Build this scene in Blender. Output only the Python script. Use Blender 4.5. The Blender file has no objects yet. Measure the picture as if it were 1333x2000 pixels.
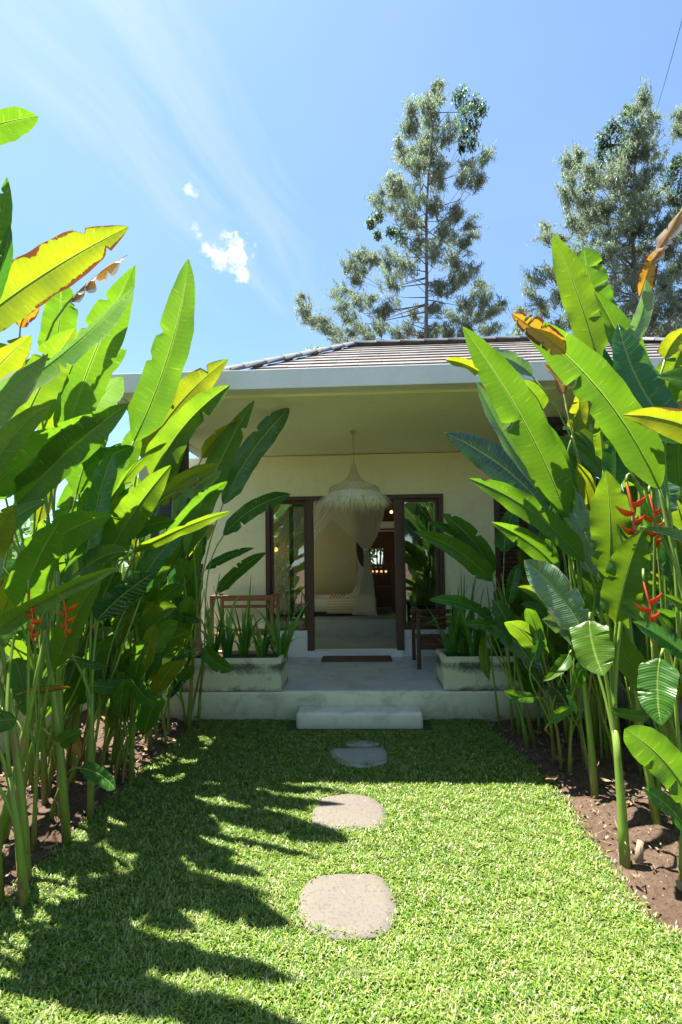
import bpy, math, random
import numpy as np
from math import sin, cos, pi, radians, sqrt
from mathutils import Vector, Matrix, noise

random.seed(7); rng = np.random.default_rng(7)
S = bpy.context.scene
COL = S.collection

# ------------------------------------------------------------------ camera
F = 900.0; CX, CY = 666.5, 1061.0              # photograph pixels (1333 x 2000)
CAM = Vector((0.0, 0.0, 1.5))
YAW, PITCH, ROLL = radians(2.18), radians(2.5), radians(-0.82)
RM = Matrix.Rotation(YAW, 3, 'Z') @ Matrix.Rotation(pi/2 + PITCH, 3, 'X') @ Matrix.Rotation(ROLL, 3, 'Z')
cd = bpy.data.cameras.new('camera'); cam = bpy.data.objects.new('camera', cd); COL.objects.link(cam)
cam.matrix_world = Matrix.Translation(CAM) @ RM.to_4x4()
cd.sensor_fit = 'VERTICAL'; cd.sensor_height = 36.0; cd.lens = 36.0*F/2000.0
cd.shift_y = (CY-1000.0)/2000.0
cd.clip_start = 0.05; cd.clip_end = 2000.0
S.camera = cam

# ------------------------------------------------------------------ world, sun, exposure
SUNV = Vector((-0.30, 0.175, 1.0)).normalized()     # direction towards the sun
SUN_EL = math.asin(SUNV.z); SUN_AZ = math.atan2(SUNV.x, SUNV.y)
S.view_settings.view_transform = 'Standard'; S.view_settings.look = 'None'
S.view_settings.gamma = 1.0; S.view_settings.exposure = 2.0
try: S.view_settings.use_curve_mapping = False
except Exception: pass
W = bpy.data.worlds.new("World"); S.world = W; W.use_nodes = True
nt = W.node_tree; nt.nodes.clear(); N = nt.nodes.new; K = nt.links.new
out = N('ShaderNodeOutputWorld'); bg = N('ShaderNodeBackground'); bg.inputs['Strength'].default_value = 0.070
sky = N('ShaderNodeTexSky'); sky.sky_type = 'NISHITA'; sky.sun_disc = False
sky.sun_elevation = SUN_EL; sky.sun_rotation = SUN_AZ
sky.air_density = 1.0; sky.dust_density = 0.7; sky.ozone_density = 1.6; sky.altitude = 50
def wdir(px, py):
    return (RM @ Vector(((px-CX)/F, -(py-CY)/F, -1.0))).normalized()
tc = N('ShaderNodeTexCoord')
# thin cirrus: stretched noise in a plane high overhead, so the streaks fan out by themselves
def vm(op, a, b=None):
    n = N('ShaderNodeVectorMath'); n.operation = op
    for i, x in enumerate((a, b)):
        if x is None: continue
        if hasattr(x, 'links'): K(x, n.inputs[i])
        else: n.inputs[i].default_value = x
    return n
def mm(op, a, b=None, c=None, clamp=False, tree=None):
    t = tree or nt
    n = t.nodes.new('ShaderNodeMath'); n.operation = op; n.use_clamp = clamp
    for i, x in enumerate((a, b, c)):
        if x is None: continue
        if hasattr(x, 'links'): t.links.new(x, n.inputs[i])
        else: n.inputs[i].default_value = x
    return n.outputs[0]
sep = N('ShaderNodeSeparateXYZ'); K(tc.outputs['Generated'], sep.inputs[0])
zz = mm('MAXIMUM', sep.outputs['Z'], 0.05)
px_ = mm('DIVIDE', sep.outputs['X'], zz); py_ = mm('DIVIDE', sep.outputs['Y'], zz)
cmb = N('ShaderNodeCombineXYZ'); K(px_, cmb.inputs[0]); K(py_, cmb.inputs[1])
def plane_pt(px, py):
    d = wdir(px, py); return Vector((d.x/d.z, d.y/d.z, 0))
A = plane_pt(120, 60); B = plane_pt(460, 480)
ang = math.atan2((B-A).y, (B-A).x)
rot = N('ShaderNodeMapping'); rot.vector_type = 'TEXTURE'; K(cmb.outputs[0], rot.inputs['Vector'])
rot.inputs['Location'].default_value = (A.x, A.y, 0); rot.inputs['Rotation'].default_value = (0, 0, ang)
wn = N('ShaderNodeTexNoise'); K(cmb.outputs[0], wn.inputs['Vector']); wn.inputs['Scale'].default_value = 2.2; wn.inputs['Detail'].default_value = 3
wob = vm('MULTIPLY_ADD', wn.outputs['Color'], (0.16, 0.16, 0)); K(rot.outputs[0], wob.inputs[2])
st = vm('MULTIPLY', wob.outputs[0], (0.9, 5.5, 1.0))
n1 = N('ShaderNodeTexNoise'); K(st.outputs[0], n1.inputs['Vector']); n1.inputs['Scale'].default_value = 1.2
n1.inputs['Detail'].default_value = 6; n1.inputs['Roughness'].default_value = 0.55
sr = N('ShaderNodeSeparateXYZ'); K(rot.outputs[0], sr.inputs[0])
band = mm('POWER', 2.718, mm('MULTIPLY', mm('POWER', mm('MULTIPLY', sr.outputs['Y'], 3.2), 2.0), -1.0))
n2 = N('ShaderNodeTexNoise'); K(cmb.outputs[0], n2.inputs['Vector']); n2.inputs['Scale'].default_value = 0.9
n2.inputs['Detail'].default_value = 5
cir = mm('MULTIPLY', band, mm('MULTIPLY_ADD', n1.outputs[0], 2.2, -0.70, clamp=True))
ABL = (B-A).length
cir = mm('MULTIPLY', cir, mm('MULTIPLY', mm('MULTIPLY_ADD', sr.outputs['X'], -1.0/(1.3*ABL), 1.75, clamp=True), 0.62))
veil = mm('MULTIPLY', mm('MULTIPLY_ADD', n2.outputs[0], 1.4, -0.30, clamp=True), 0.30)
cir = mm('MAXIMUM', cir, veil)
# three small puffs of cumulus
def puff(px, py, r, dens=1.0):
    d = wdir(px, py)
    ds = vm('DISTANCE', tc.outputs['Generated'], tuple(d))
    q = N('ShaderNodeTexNoise'); K(tc.outputs['Generated'], q.inputs['Vector'])
    q.inputs['Scale'].default_value = 38; q.inputs['Detail'].default_value = 7; q.inputs['Roughness'].default_value = 0.62
    e = mm('SUBTRACT', 1.0, mm('DIVIDE', ds.outputs['Value'], r))
    return mm('MULTIPLY', mm('MULTIPLY_ADD', mm('ADD', mm('MULTIPLY', e, 0.55), mm('MULTIPLY_ADD', q.outputs[0], 2.4, -1.2)), 2.2, -0.35, clamp=True),
              mm('MULTIPLY', mm('GREATER_THAN', e, 0.0), mm('MULTIPLY', mm('MINIMUM', mm('MAXIMUM', mm('MULTIPLY', e, 3.0), 0.0), 1.0), dens)))
pf = puff(420, 500, 0.030, .8)
for a in ((464, 484, 0.038, .9), (466, 536, 0.024, .7), (372, 375, 0.016, .6), (385, 448, 0.016, .6)):
    pf = mm('MAXIMUM', pf, puff(*a))
mix1 = N('ShaderNodeMixRGB'); K(cir, mix1.inputs['Fac']); tint = N('ShaderNodeMixRGB'); tint.blend_type = 'MULTIPLY'; tint.inputs[0].default_value = 1; K(sky.outputs[0], tint.inputs[1]); tint.inputs[2].default_value = (0.70, 0.89, 0.97, 1); K(tint.outputs[0], mix1.inputs[1]); mix1.inputs[2].default_value = (3.3, 3.7, 4.1, 1)
mix2 = N('ShaderNodeMixRGB'); K(pf, mix2.inputs['Fac']); K(mix1.outputs[0], mix2.inputs[1]); mix2.inputs[2].default_value = (5.0, 5.2, 5.4, 1)
K(mix2.outputs[0], bg.inputs['Color']); K(bg.outputs[0], out.inputs[0])
sd = bpy.data.lights.new('sun', 'SUN'); sd.energy = 4.7; sd.angle = radians(0.5); sd.color = (1.0, 0.95, 0.86)
so = bpy.data.objects.new('sun', sd); COL.objects.link(so); so.location = (0, 0, 20)
so.rotation_euler = SUNV.to_track_quat('Z', 'Y').to_euler()
S.cycles.max_bounces = 10; S.cycles.diffuse_bounces = 5; S.cycles.transparent_max_bounces = 24
S.cycles.transmission_bounces = 6; S.cycles.glossy_bounces = 3
S.cycles.sample_clamp_indirect = 8.0
S.cycles.use_denoising = True

# ------------------------------------------------------------------ photograph pixel -> point at a real depth
def ray(px, py):
    return RM @ Vector(((px-CX)/F, -(py-CY)/F, -1.0))
def at(px, py, Y):
    r = ray(px, py); return CAM + r*((Y-CAM.y)/r.y)
def gnd(px, py, z=0.0):
    r = ray(px, py); return CAM + r*((z-CAM.z)/r.z)
def proj(p):
    c = RM.transposed() @ (Vector(p)-CAM)
    if c.z > -0.05: return None
    return CX+F*c.x/-c.z, CY-F*c.y/-c.z

# ------------------------------------------------------------------ mesh helpers
def tag(o, label=None, cat=None, group=None, kind=None):
    if label: o['label'] = label
    if cat: o['category'] = cat
    if group: o['group'] = group
    if kind: o['kind'] = kind
    return o
def thing(name, label, cat, loc, group=None):
    o = bpy.data.objects.new(name, None); COL.objects.link(o); o.location = loc
    o.empty_display_size = 0.1
    return tag(o, label, cat, group)
class MB:
    def __init__(s): s.v = []; s.f = []; s.uv = {}; s.sm = []
    def add(s, vs, fs, smooth=False):
        b = len(s.v); s.v += [tuple(v) for v in vs]; s.f += [tuple(i+b for i in f) for f in fs]; s.sm += [smooth]*len(fs); return b
    def box(s, lo, hi):
        x0, y0, z0 = lo; x1, y1, z1 = hi
        s.add([(x0,y0,z0),(x1,y0,z0),(x1,y1,z0),(x0,y1,z0),(x0,y0,z1),(x1,y0,z1),(x1,y1,z1),(x0,y1,z1)],
              [(0,3,2,1),(4,5,6,7),(0,1,5,4),(1,2,6,5),(2,3,7,6),(3,0,4,7)]); return s
    def rbox(s, lo, hi, r=0.015, n=3):
        """box with rounded vertical and top edges"""
        x0, y0, z0 = lo; x1, y1, z1 = hi
        rings = []
        def ring(ins, z):
            pts = []
            for cx, cy, a0 in ((x1-r, y1-r, 0), (x0+r, y1-r, pi/2), (x0+r, y0+r, pi), (x1-r, y0+r, 1.5*pi)):
                for k in range(n+1):
                    a = a0+k/n*pi/2; rr = max(r-ins, 0.0005); pts.append((cx+rr*cos(a), cy+rr*sin(a), z))
            return pts
        rings.append(ring(0, z0))
        for k in range(n+1):
            a = k/n*pi/2; rings.append(ring(r*(1-cos(a)), z1-r+r*sin(a)))
        m = len(rings[0]); vs = [p for q in rings for p in q]; fs = []
        for i in range(len(rings)-1):
            for j in range(m): fs.append((i*m+j, i*m+(j+1)%m, (i+1)*m+(j+1)%m, (i+1)*m+j))
        fs.append(tuple(range((len(rings)-1)*m, len(rings)*m))); fs.append(tuple(reversed(range(m))))
        s.add(vs, fs, True); return s
    def tube(s, pts, rad, n=6, cap=True):
        pts = [Vector(p) for p in pts]
        if not isinstance(rad, (list, tuple)): rad = [rad]*len(pts)
        vs = []; fs = []; up = Vector((0.13, 0.27, 0.95)).normalized()
        t0 = (pts[1]-pts[0]).normalized(); a = t0.cross(up)
        if a.length < 0.1: a = t0.cross(Vector((1, 0, 0)))
        a.normalize()
        for i, p in enumerate(pts):
            t = (pts[min(i+1, len(pts)-1)]-pts[max(i-1, 0)]).normalized()
            a = (a-t*a.dot(t)).normalized(); b = t.cross(a)
            for k in range(n):
                w = 2*pi*k/n; vs.append(p+(a*cos(w)+b*sin(w))*rad[i])
        for i in range(len(pts)-1):
            for k in range(n): fs.append((i*n+k, i*n+(k+1)%n, (i+1)*n+(k+1)%n, (i+1)*n+k))
        if cap: fs.append(tuple(reversed(range(n)))); fs.append(tuple(range((len(pts)-1)*n, len(pts)*n)))
        s.add(vs, fs, True); return s
    def bar(s, a, b, w, h=None):
        """rectangular bar from a to b"""
        a = Vector(a); b = Vector(b); h = h or w; t = (b-a).normalized()
        x = t.cross(Vector((0, 0, 1)))
        if x.length < 0.05: x = Vector((1, 0, 0))
        x.normalize(); y = x.cross(t)
        vs = []
        for p in (a, b):
            for sx, sy in ((-1,-1),(1,-1),(1,1),(-1,1)): vs.append(p+x*sx*w/2+y*sy*h/2)
        s.add(vs, [(3,2,1,0),(4,5,6,7),(0,1,5,4),(1,2,6,5),(2,3,7,6),(3,0,4,7)]); return s
    def lathe(s, c, prof, n=24):
        vs = []; fs = []
        for r, z in prof:
            for k in range(n): a = 2*pi*k/n; vs.append((c[0]+r*cos(a), c[1]+r*sin(a), c[2]+z))
        for i in range(len(prof)-1):
            for k in range(n): fs.append((i*n+k, i*n+(k+1)%n, (i+1)*n+(k+1)%n, (i+1)*n+k))
        s.add(vs, fs, True); return s
    def build(s, name, m, root=None, bevel=0):
        o = mesh_obj(name, s.v, s.f, m, root, smooth=s.sm)
        if bevel:
            md = o.modifiers.new('bevel', 'BEVEL'); md.width = bevel; md.segments = 2; md.limit_method = 'ANGLE'
        return o
def mesh_obj(name, v, f, m, root=None, smooth=False, uv=None):
    off = root_world(root)
    v = np.asarray(v, dtype=np.float64).reshape(-1, 3)
    if root is None:   # put the origin of a top-level mesh at its base
        off = Vector(((v[:,0].min()+v[:,0].max())/2, (v[:,1].min()+v[:,1].max())/2, v[:,2].min()))
    v = v - np.array(off)
    me = bpy.data.meshes.new(name)
    if isinstance(f, np.ndarray):
        k = f.shape[1]; me.vertices.add(len(v)); me.vertices.foreach_set('co', v.astype(np.float32).ravel())
        me.loops.add(f.size); me.loops.foreach_set('vertex_index', f.astype(np.int32).ravel())
        me.polygons.add(len(f)); me.polygons.foreach_set('loop_start', np.arange(0, f.size, k, dtype=np.int32))
        me.update(calc_edges=True)
    else:
        me.from_pydata([tuple(x) for x in v], [], f)
    if isinstance(smooth, list): me.polygons.foreach_set('use_smooth', smooth)
    elif smooth: me.polygons.foreach_set('use_smooth', [True]*len(me.polygons))
    if uv is not None:
        L = me.uv_layers.new(name='UVMap'); idx = np.empty(len(me.loops), dtype=np.int32); me.loops.foreach_get('vertex_index', idx)
        L.data.foreach_set('uv', np.asarray(uv, dtype=np.float32)[idx].ravel())
    me.materials.append(m)
    o = bpy.data.objects.new(name, me); COL.objects.link(o)
    if root is not None: o.parent = root
    else: o.location = off
    return o
def root_world(root):
    p = Vector((0, 0, 0))
    while root is not None: p = p+root.location; root = root.parent
    return p

# ------------------------------------------------------------------ materials
MATS = {}
class NB:
    def __init__(s, name):
        s.m = bpy.data.materials.new(name); s.m.use_nodes = True; s.t = s.m.node_tree; s.t.nodes.clear()
        s.o = s.t.nodes.new('ShaderNodeOutputMaterial'); MATS[name] = s.m
    def n(s, k, **kw):
        x = s.t.nodes.new(k)
        for a, b in kw.items():
            if a.startswith('_'): setattr(x, a[1:], b)
            else: s.set(x.inputs[a.replace('__', ' ')], b)
        return x
    def set(s, i, v):
        if hasattr(v, 'links'): s.t.links.new(v, i)
        elif isinstance(v, tuple) and len(v) == 3 and i.type == 'RGBA': i.default_value = (*v, 1)
        else: i.default_value = v
    def math(s, op, a, b=None, c=None, clamp=False): return mm(op, a, b, c, clamp, s.t)
    def mix(s, f, a, b, mode='MIX'):
        x = s.n('ShaderNodeMixRGB', _blend_type=mode); s.set(x.inputs[0], f); s.set(x.inputs[1], a); s.set(x.inputs[2], b); return x.outputs[0]
    def ramp(s, f, st):
        x = s.n('ShaderNodeValToRGB'); s.set(x.inputs[0], f); e = x.color_ramp.elements
        while len(e) < len(st): e.new(0.5)
        for i, (p, c) in enumerate(st): e[i].position = p; e[i].color = (*c, 1) if isinstance(c, tuple) else (c, c, c, 1)
        return x.outputs[0]
    def noise(s, scale, detail=4, rough=0.55, vec=None, dist=0.0):
        x = s.n('ShaderNodeTexNoise'); x.inputs['Scale'].default_value = scale; x.inputs['Detail'].default_value = detail
        x.inputs['Roughness'].default_value = rough; x.inputs['Distortion'].default_value = dist
        s.set(x.inputs['Vector'], vec if vec is not None else s.pos())
        return x.outputs[0]
    def pos(s): return s.n('ShaderNodeNewGeometry').outputs['Position']
    def bump(s, h, strength=0.3, dist=0.01):
        x = s.n('ShaderNodeBump'); s.set(x.inputs['Height'], h); x.inputs['Strength'].default_value = strength
        x.inputs['Distance'].default_value = dist; return x.outputs[0]
    def bsdf(s, col, rough=0.6, spec=0.4, nrm=None, **kw):
        x = s.n('ShaderNodeBsdfPrincipled'); s.set(x.inputs['Base Color'], col); s.set(x.inputs['Roughness'], rough)
        x.inputs['Specular IOR Level'].default_value = spec
        if nrm is not None: s.set(x.inputs['Normal'], nrm)
        for a, b in kw.items(): s.set(x.inputs[a.replace('_', ' ')], b)
        return x.outputs[0]
    def done(s, sh): s.t.links.new(sh, s.o.inputs['Surface']); return s.m

def plaster(name, c1, c2, stain=None, amt=0.0, bump=0.15, rough=0.8, sc=1.6):
    b = NB(name); n = b.noise(sc, 6, 0.6, dist=0.4); f = b.noise(14, 5, 0.6)
    col = b.mix(b.ramp(n, [(0.3, 0.0), (0.7, 1.0)]), c1, c2)
    col = b.mix(b.math('MULTIPLY', b.math('SUBTRACT', f, 0.5, clamp=True), 0.8), col, tuple(x*0.7 for x in c1))
    if stain:
        sn = b.noise(4.2, 8, 0.68, dist=0.8)
        col = b.mix(b.math('MULTIPLY', b.ramp(sn, [(0.50, 0.0), (0.64, 1.0)]), amt), col, stain)
    return b.done(b.bsdf(col, rough, 0.3, b.bump(f, bump, 0.004)))
plaster('wall_plaster', (0.84, 0.77, 0.46), (0.86, 0.81, 0.57), (0.70, 0.62, 0.36), 0.35)
plaster('low_wall_plaster', (0.80, 0.80, 0.78), (0.74, 0.74, 0.72))
plaster('ceiling_plaster', (0.74, 0.73, 0.44), (0.79, 0.78, 0.52), sc=0.9)
plaster('garden_wall_plaster', (0.80, 0.80, 0.78), (0.72, 0.72, 0.69), (0.35, 0.36, 0.28), 0.35)
plaster('fascia_paint', (0.70, 0.69, 0.64), (0.62, 0.61, 0.57), (0.40, 0.40, 0.38), 0.12)
plaster('plinth_concrete', (0.64, 0.63, 0.44), (0.72, 0.71, 0.55), (0.26, 0.28, 0.20), 0.5, sc=2.6)
plaster('step_concrete', (0.66, 0.65, 0.52), (0.72, 0.71, 0.60), (0.30, 0.32, 0.28), 0.4, sc=2.6)
plaster('terrace_cement', (0.44, 0.46, 0.46), (0.54, 0.56, 0.56), (0.26, 0.27, 0.27), 0.5, rough=0.35, sc=3.0, bump=0.05)
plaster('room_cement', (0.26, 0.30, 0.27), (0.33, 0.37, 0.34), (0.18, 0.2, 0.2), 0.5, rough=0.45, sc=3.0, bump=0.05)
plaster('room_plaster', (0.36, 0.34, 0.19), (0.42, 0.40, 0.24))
plaster('tile_terracotta', (0.125, 0.112, 0.106), (0.20, 0.18, 0.168), (0.27, 0.245, 0.23), 0.3, sc=9, bump=0.3)
plaster('ridge_mortar', (0.12, 0.125, 0.135), (0.16, 0.165, 0.17), sc=3)
plaster('bed_base', (0.55, 0.58, 0.55), (0.50, 0.52, 0.50))
def planter_mat():
    b = NB('planter_concrete'); n = b.noise(3.0, 6, 0.6); p = b.pos(); sp = b.n('ShaderNodeSeparateXYZ'); b.set(sp.inputs[0], p)
    zrel = b.math('DIVIDE', b.math('SUBTRACT', sp.outputs['Z'], 0.271), 0.31)
    col = b.mix(n, (0.54, 0.54, 0.34), (0.70, 0.69, 0.50))
    sn = b.noise(2.6, 9, 0.72, dist=0.6)
    band = b.math('MAXIMUM', b.ramp(zrel, [(0.50, 0.0), (0.74, 1.0), (0.84, 0.9), (0.92, 0.0)]),
                  b.ramp(zrel, [(0.0, 0.9), (0.22, 0.0)]))
    k = b.math('MULTIPLY', b.ramp(b.math('ADD', sn, b.math('MULTIPLY', band, 0.19)), [(0.51, 0.0), (0.70, 1.0)]), 0.9)
    col = b.mix(k, col, (0.045, 0.055, 0.035))
    return b.done(b.bsdf(col, 0.85, 0.2, b.bump(b.noise(30, 5), 0.3, 0.004)))
planter_mat()
def wood(name, c1, c2, rough=0.5, axis='X'):
    b = NB(name); mp = b.n('ShaderNodeMapping'); b.set(mp.inputs['Vector'], b.pos())
    mp.inputs['Scale'].default_value = {'X': (2, 30, 30), 'Z': (30, 30, 2)}[axis]
    n = b.noise(1.0, 5, 0.6, mp.outputs[0], 0.6)
    return b.done(b.bsdf(b.mix(n, c1, c2), rough, 0.4, b.bump(n, 0.15, 0.003)))
wood('frame_timber', (0.060, 0.030, 0.020), (0.12, 0.060, 0.038), 0.45, 'Z')
wood('teak', (0.20, 0.085, 0.035), (0.34, 0.15, 0.06), 0.5)
wood('dark_teak', (0.060, 0.022, 0.012), (0.12, 0.045, 0.022), 0.45, 'Z')
def simple(name, c, rough=0.6, spec=0.4, c2=None, sc=20, **kw):
    b = NB(name); n = b.noise(sc, 4)
    return b.done(b.bsdf(b.mix(n, c, c2 or tuple(x*0.8 for x in c)), rough, spec, **kw))
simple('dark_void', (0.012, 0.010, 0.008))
simple('rattan', (0.74, 0.60, 0.34), 0.7, 0.2, (0.56, 0.44, 0.24))
simple('raffia', (0.90, 0.86, 0.66), 0.8, 0.1, (0.74, 0.70, 0.50))
simple('cord', (0.50, 0.42, 0.18), 0.7)
simple('black_metal', (0.02, 0.02, 0.022), 0.4)
simple('white_plastic', (0.75, 0.75, 0.75), 0.4)
simple('linen', (0.75, 0.75, 0.72), 0.9, 0.1)
simple('trunk_bark', (0.22, 0.20, 0.19), 0.9, 0.1, (0.09, 0.08, 0.075), 6)
simple('petal_red', (0.62, 0.035, 0.01), 0.35, 0.5, (0.75, 0.10, 0.015), 12)
simple('dry_husk', (0.34, 0.24, 0.13), 0.85, 0.1, (0.13, 0.08, 0.045), 30)
simple('coir', (0.17, 0.115, 0.07), 0.95, 0.1, (0.08, 0.055, 0.035), 60)
simple('litter_pale', (0.42, 0.34, 0.25), 0.9, 0.1, (0.20, 0.13, 0.08), 8)
def slate():
    b = NB('slate_blocks'); br = b.n('ShaderNodeTexBrick'); mp = b.n('ShaderNodeMapping'); b.set(mp.inputs['Vector'], b.pos())
    mp.inputs['Rotation'].default_value = (pi/2, 0, 0); b.set(br.inputs['Vector'], mp.outputs[0])
    br.inputs['Scale'].default_value = 1; br.inputs['Brick Width'].default_value = 0.30; br.inputs['Row Height'].default_value = 0.10
    br.inputs['Mortar Size'].default_value = 0.004; b.set(br.inputs['Color1'], (0.045, 0.050, 0.058)); b.set(br.inputs['Color2'], (0.075, 0.08, 0.09)); b.set(br.inputs['Mortar'], (0.015, 0.015, 0.017))
    n = b.noise(18, 5)
    return b.done(b.bsdf(b.mix(b.math('MULTIPLY', n, 0.6), br.outputs['Color'], (0.03, 0.033, 0.04)), 0.65, 0.4, b.bump(b.math('ADD', n, b.math('MULTIPLY', br.outputs['Fac'], -1.0)), 0.4, 0.01)))
slate()
def stone():
    b = NB('path_stone'); n = b.noise(5, 8, 0.7, dist=1.5); f = b.noise(55, 5, 0.75)
    col = b.mix(n, (0.125, 0.108, 0.090), (0.175, 0.153, 0.127))
    col = b.mix(b.ramp(f, [(0.52, 0.0), (0.64, 0.9)]), col, (0.085, 0.075, 0.066))
    col = b.mix(b.ramp(b.noise(24, 2), [(0.70, 0.0), (0.74, 0.8)]), col, (0.26, 0.24, 0.22))
    return b.done(b.bsdf(col, 0.85, 0.2, b.bump(b.math('ADD', n, b.math('MULTIPLY', f, 0.4)), 0.25, 0.006)))
stone()
def stone2():
    b = NB('dark_stone'); n = b.noise(9, 6, 0.65, dist=0.5)
    return b.done(b.bsdf(b.mix(n, (0.24, 0.24, 0.225), (0.34, 0.335, 0.31)), 0.7, 0.3, b.bump(n, 0.3, 0.006)))
stone2()
def soil():
    b = NB('soil'); n = b.noise(3.2, 6, 0.6); f = b.noise(45, 6, 0.75); g = b.noise(140, 3, 0.7)
    col = b.mix(b.ramp(n, [(0.3, 0.0), (0.7, 1.0)]), (0.105, 0.070, 0.048), (0.17, 0.118, 0.082))
    col = b.mix(b.ramp(f, [(0.35, 0.75), (0.55, 0.0)]), col, (0.055, 0.030, 0.022))
    col = b.mix(b.ramp(g, [(0.64, 0.0), (0.72, 0.8)]), col, (0.36, 0.25, 0.18))
    return b.done(b.bsdf(col, 0.95, 0.1, b.bump(b.math('ADD', f, b.math('MULTIPLY', g, 0.4)), 0.9, 0.02)))
soil()
def turf():
    b = NB('turf_base'); n = b.noise(60, 5, 0.7)
    return b.done(b.bsdf(b.mix(n, (0.035, 0.075, 0.014), (0.085, 0.10, 0.035)), 0.95, 0.1))
turf()
def grass_mat():
    b = NB('grass_blade'); g = b.n('ShaderNodeNewGeometry'); r = g.outputs['Random Per Island']
    big = b.noise(1.7, 4, 0.6); mid = b.noise(9, 3, 0.6)
    col = b.ramp(r, [(0.0, (0.035, 0.10, 0.014)), (0.3, (0.08, 0.19, 0.020)), (0.62, (0.19, 0.30, 0.030)), (0.84, (0.34, 0.37, 0.09)), (1.0, (0.40, 0.36, 0.18))])
    col = b.mix(b.math('MULTIPLY', b.ramp(big, [(0.40, 0.0), (0.65, 1.0)]), 0.5), col, (0.22, 0.30, 0.05))
    col = b.mix(b.math('MULTIPLY', b.ramp(mid, [(0.52, 0.0), (0.70, 1.0)]), 0.45), col, (0.32, 0.31, 0.14))
    d = b.bsdf(col, 0.38, 0.5); t = b.n('ShaderNodeBsdfTranslucent', Color=b.mix(0.5, col, (0.25, 0.55, 0.04)))
    x = b.n('ShaderNodeMixShader', Fac=0.28); b.set(x.inputs[1], d); b.set(x.inputs[2], t.outputs[0]); return b.done(x.outputs[0])
grass_mat()
def leaf_mat(name, c1, c2, tr, trans=0.42, rough=0.34, edge=None, edge_w=0.0, spot=0.0, vein=(0.30, 0.42, 0.08), spec=0.5, bumpS=0.3):
    b = NB(name); uv = b.n('ShaderNodeUVMap'); s = b.n('ShaderNodeSeparateXYZ'); b.set(s.inputs[0], uv.outputs[0])
    U, V = s.outputs['X'], s.outputs['Y']     # U: -1..1 over the blade, V: metres along it
    rnd = b.n('ShaderNodeObjectInfo').outputs['Random']; aU = b.math('ABSOLUTE', U)
    n = b.noise(6, 4, 0.6)
    ph = b.math('MULTIPLY', b.math('SUBTRACT', V, b.math('MULTIPLY', b.math('POWER', aU, 1.3), 0.035)), 2*pi/0.013)
    wv = b.math('SINE', b.math('ADD', ph, b.math('MULTIPLY', n, 3.0)))
    wv2 = b.math('SINE', b.math('MULTIPLY', ph, 0.37))
    ln = b.ramp(b.noise(3.0, 5, 0.6), [(0.3, 0.0), (0.7, 1.0)]); c1 = b.mix(ln, tuple(x*0.72 for x in c1), c1); tr0 = tr; col = b.mix(rnd, c1, c2); trc = b.mix(b.math('MULTIPLY', rnd, 0.6), tr, tuple(min(1, x*y) for x, y in zip(tr, (1.35, 1.12, 0.9))))
    dk = b.math('MULTIPLY', b.math('ADD', b.math('MULTIPLY', wv, 0.045), b.math('MULTIPLY', wv2, 0.035)), 1.0)
    sh = b.math('ADD', 0.92, dk)
    vv = b.n('ShaderNodeCombineXYZ'); [b.set(vv.inputs[i], sh) for i in range(3)]
    col = b.mix(1.0, col, vv.outputs[0], 'MULTIPLY'); trc = b.mix(1.0, trc, vv.outputs[0], 'MULTIPLY'); trc = b.mix(b.math('MULTIPLY', b.math('SUBTRACT', 1.0, ln), 0.55), trc, (0.03, 0.13, 0.01))
    rib = b.ramp(aU, [(0.0, 1.0), (0.035, 1.0), (0.06, 0.0)])
    col = b.mix(b.math('MULTIPLY', rib, 0.75), col, vein); trc = b.mix(b.math('MULTIPLY', rib, 0.7), trc, tuple(min(1, x*1.5) for x in vein))
    cv = b.n('ShaderNodeCombineXYZ'); b.set(cv.inputs[0], b.math('MULTIPLY', U, 1.1)); b.set(cv.inputs[1], b.math('MULTIPLY', b.math('SUBTRACT', V, b.math('MULTIPLY', aU, 0.03)), 75)); b.set(cv.inputs[2], b.math('MULTIPLY', rnd, 50))
    scr = b.ramp(b.noise(1.0, 2, 0.5, cv.outputs[0]), [(0.66, 0.0), (0.71, 0.5)]); col = b.mix(scr, col, (0.30, 0.32, 0.10)); trc = b.mix(scr, trc, (0.40, 0.46, 0.05))
    bs = b.ramp(b.noise(15, 5, 0.7), [(0.69, 0.0), (0.73, 0.8)]); col = b.mix(bs, col, (0.14, 0.08, 0.03)); trc = b.mix(bs, trc, (0.10, 0.05, 0.01))
    # scattered pale scratches and specks
    sp = b.ramp(b.noise(38, 3, 0.7), [(0.70, 0.0), (0.76, 0.55)])
    col = b.mix(sp, col, (0.34, 0.36, 0.14))
    if edge:
        # the dry margin wanders in and out along the blade
        en = b.noise(7, 5, 0.65)
        k = b.ramp(b.math('ADD', aU, b.math('MULTIPLY_ADD', en, 1.2, -0.6)), [(1.0-edge_w-0.05, 0.0), (1.0-edge_w, 1.0)])
        col = b.mix(k, col, edge); trc = b.mix(k, trc, tuple(x*0.6 for x in edge))
    d = b.bsdf(col, rough, spec, b.bump(b.math('ADD', wv, b.math('MULTIPLY', wv2, 1.5)), bumpS, 0.0016))
    t = b.n('ShaderNodeBsdfTranslucent', Color=trc)
    x = b.n('ShaderNodeMixShader', Fac=trans); b.set(x.inputs[1], d); b.set(x.inputs[2], t.outputs[0]); return b.done(x.outputs[0])
leaf_mat('leaf_green', (0.050, 0.175, 0.018), (0.090, 0.235, 0.020), (0.155, 0.34, 0.012), 0.50, edge=(0.26, 0.16, 0.06), edge_w=-0.20)
leaf_mat('leaf_bright', (0.06, 0.18, 0.012), (0.10, 0.21, 0.015), (0.24, 0.39, 0.012), 0.52, bumpS=0.15)
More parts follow.
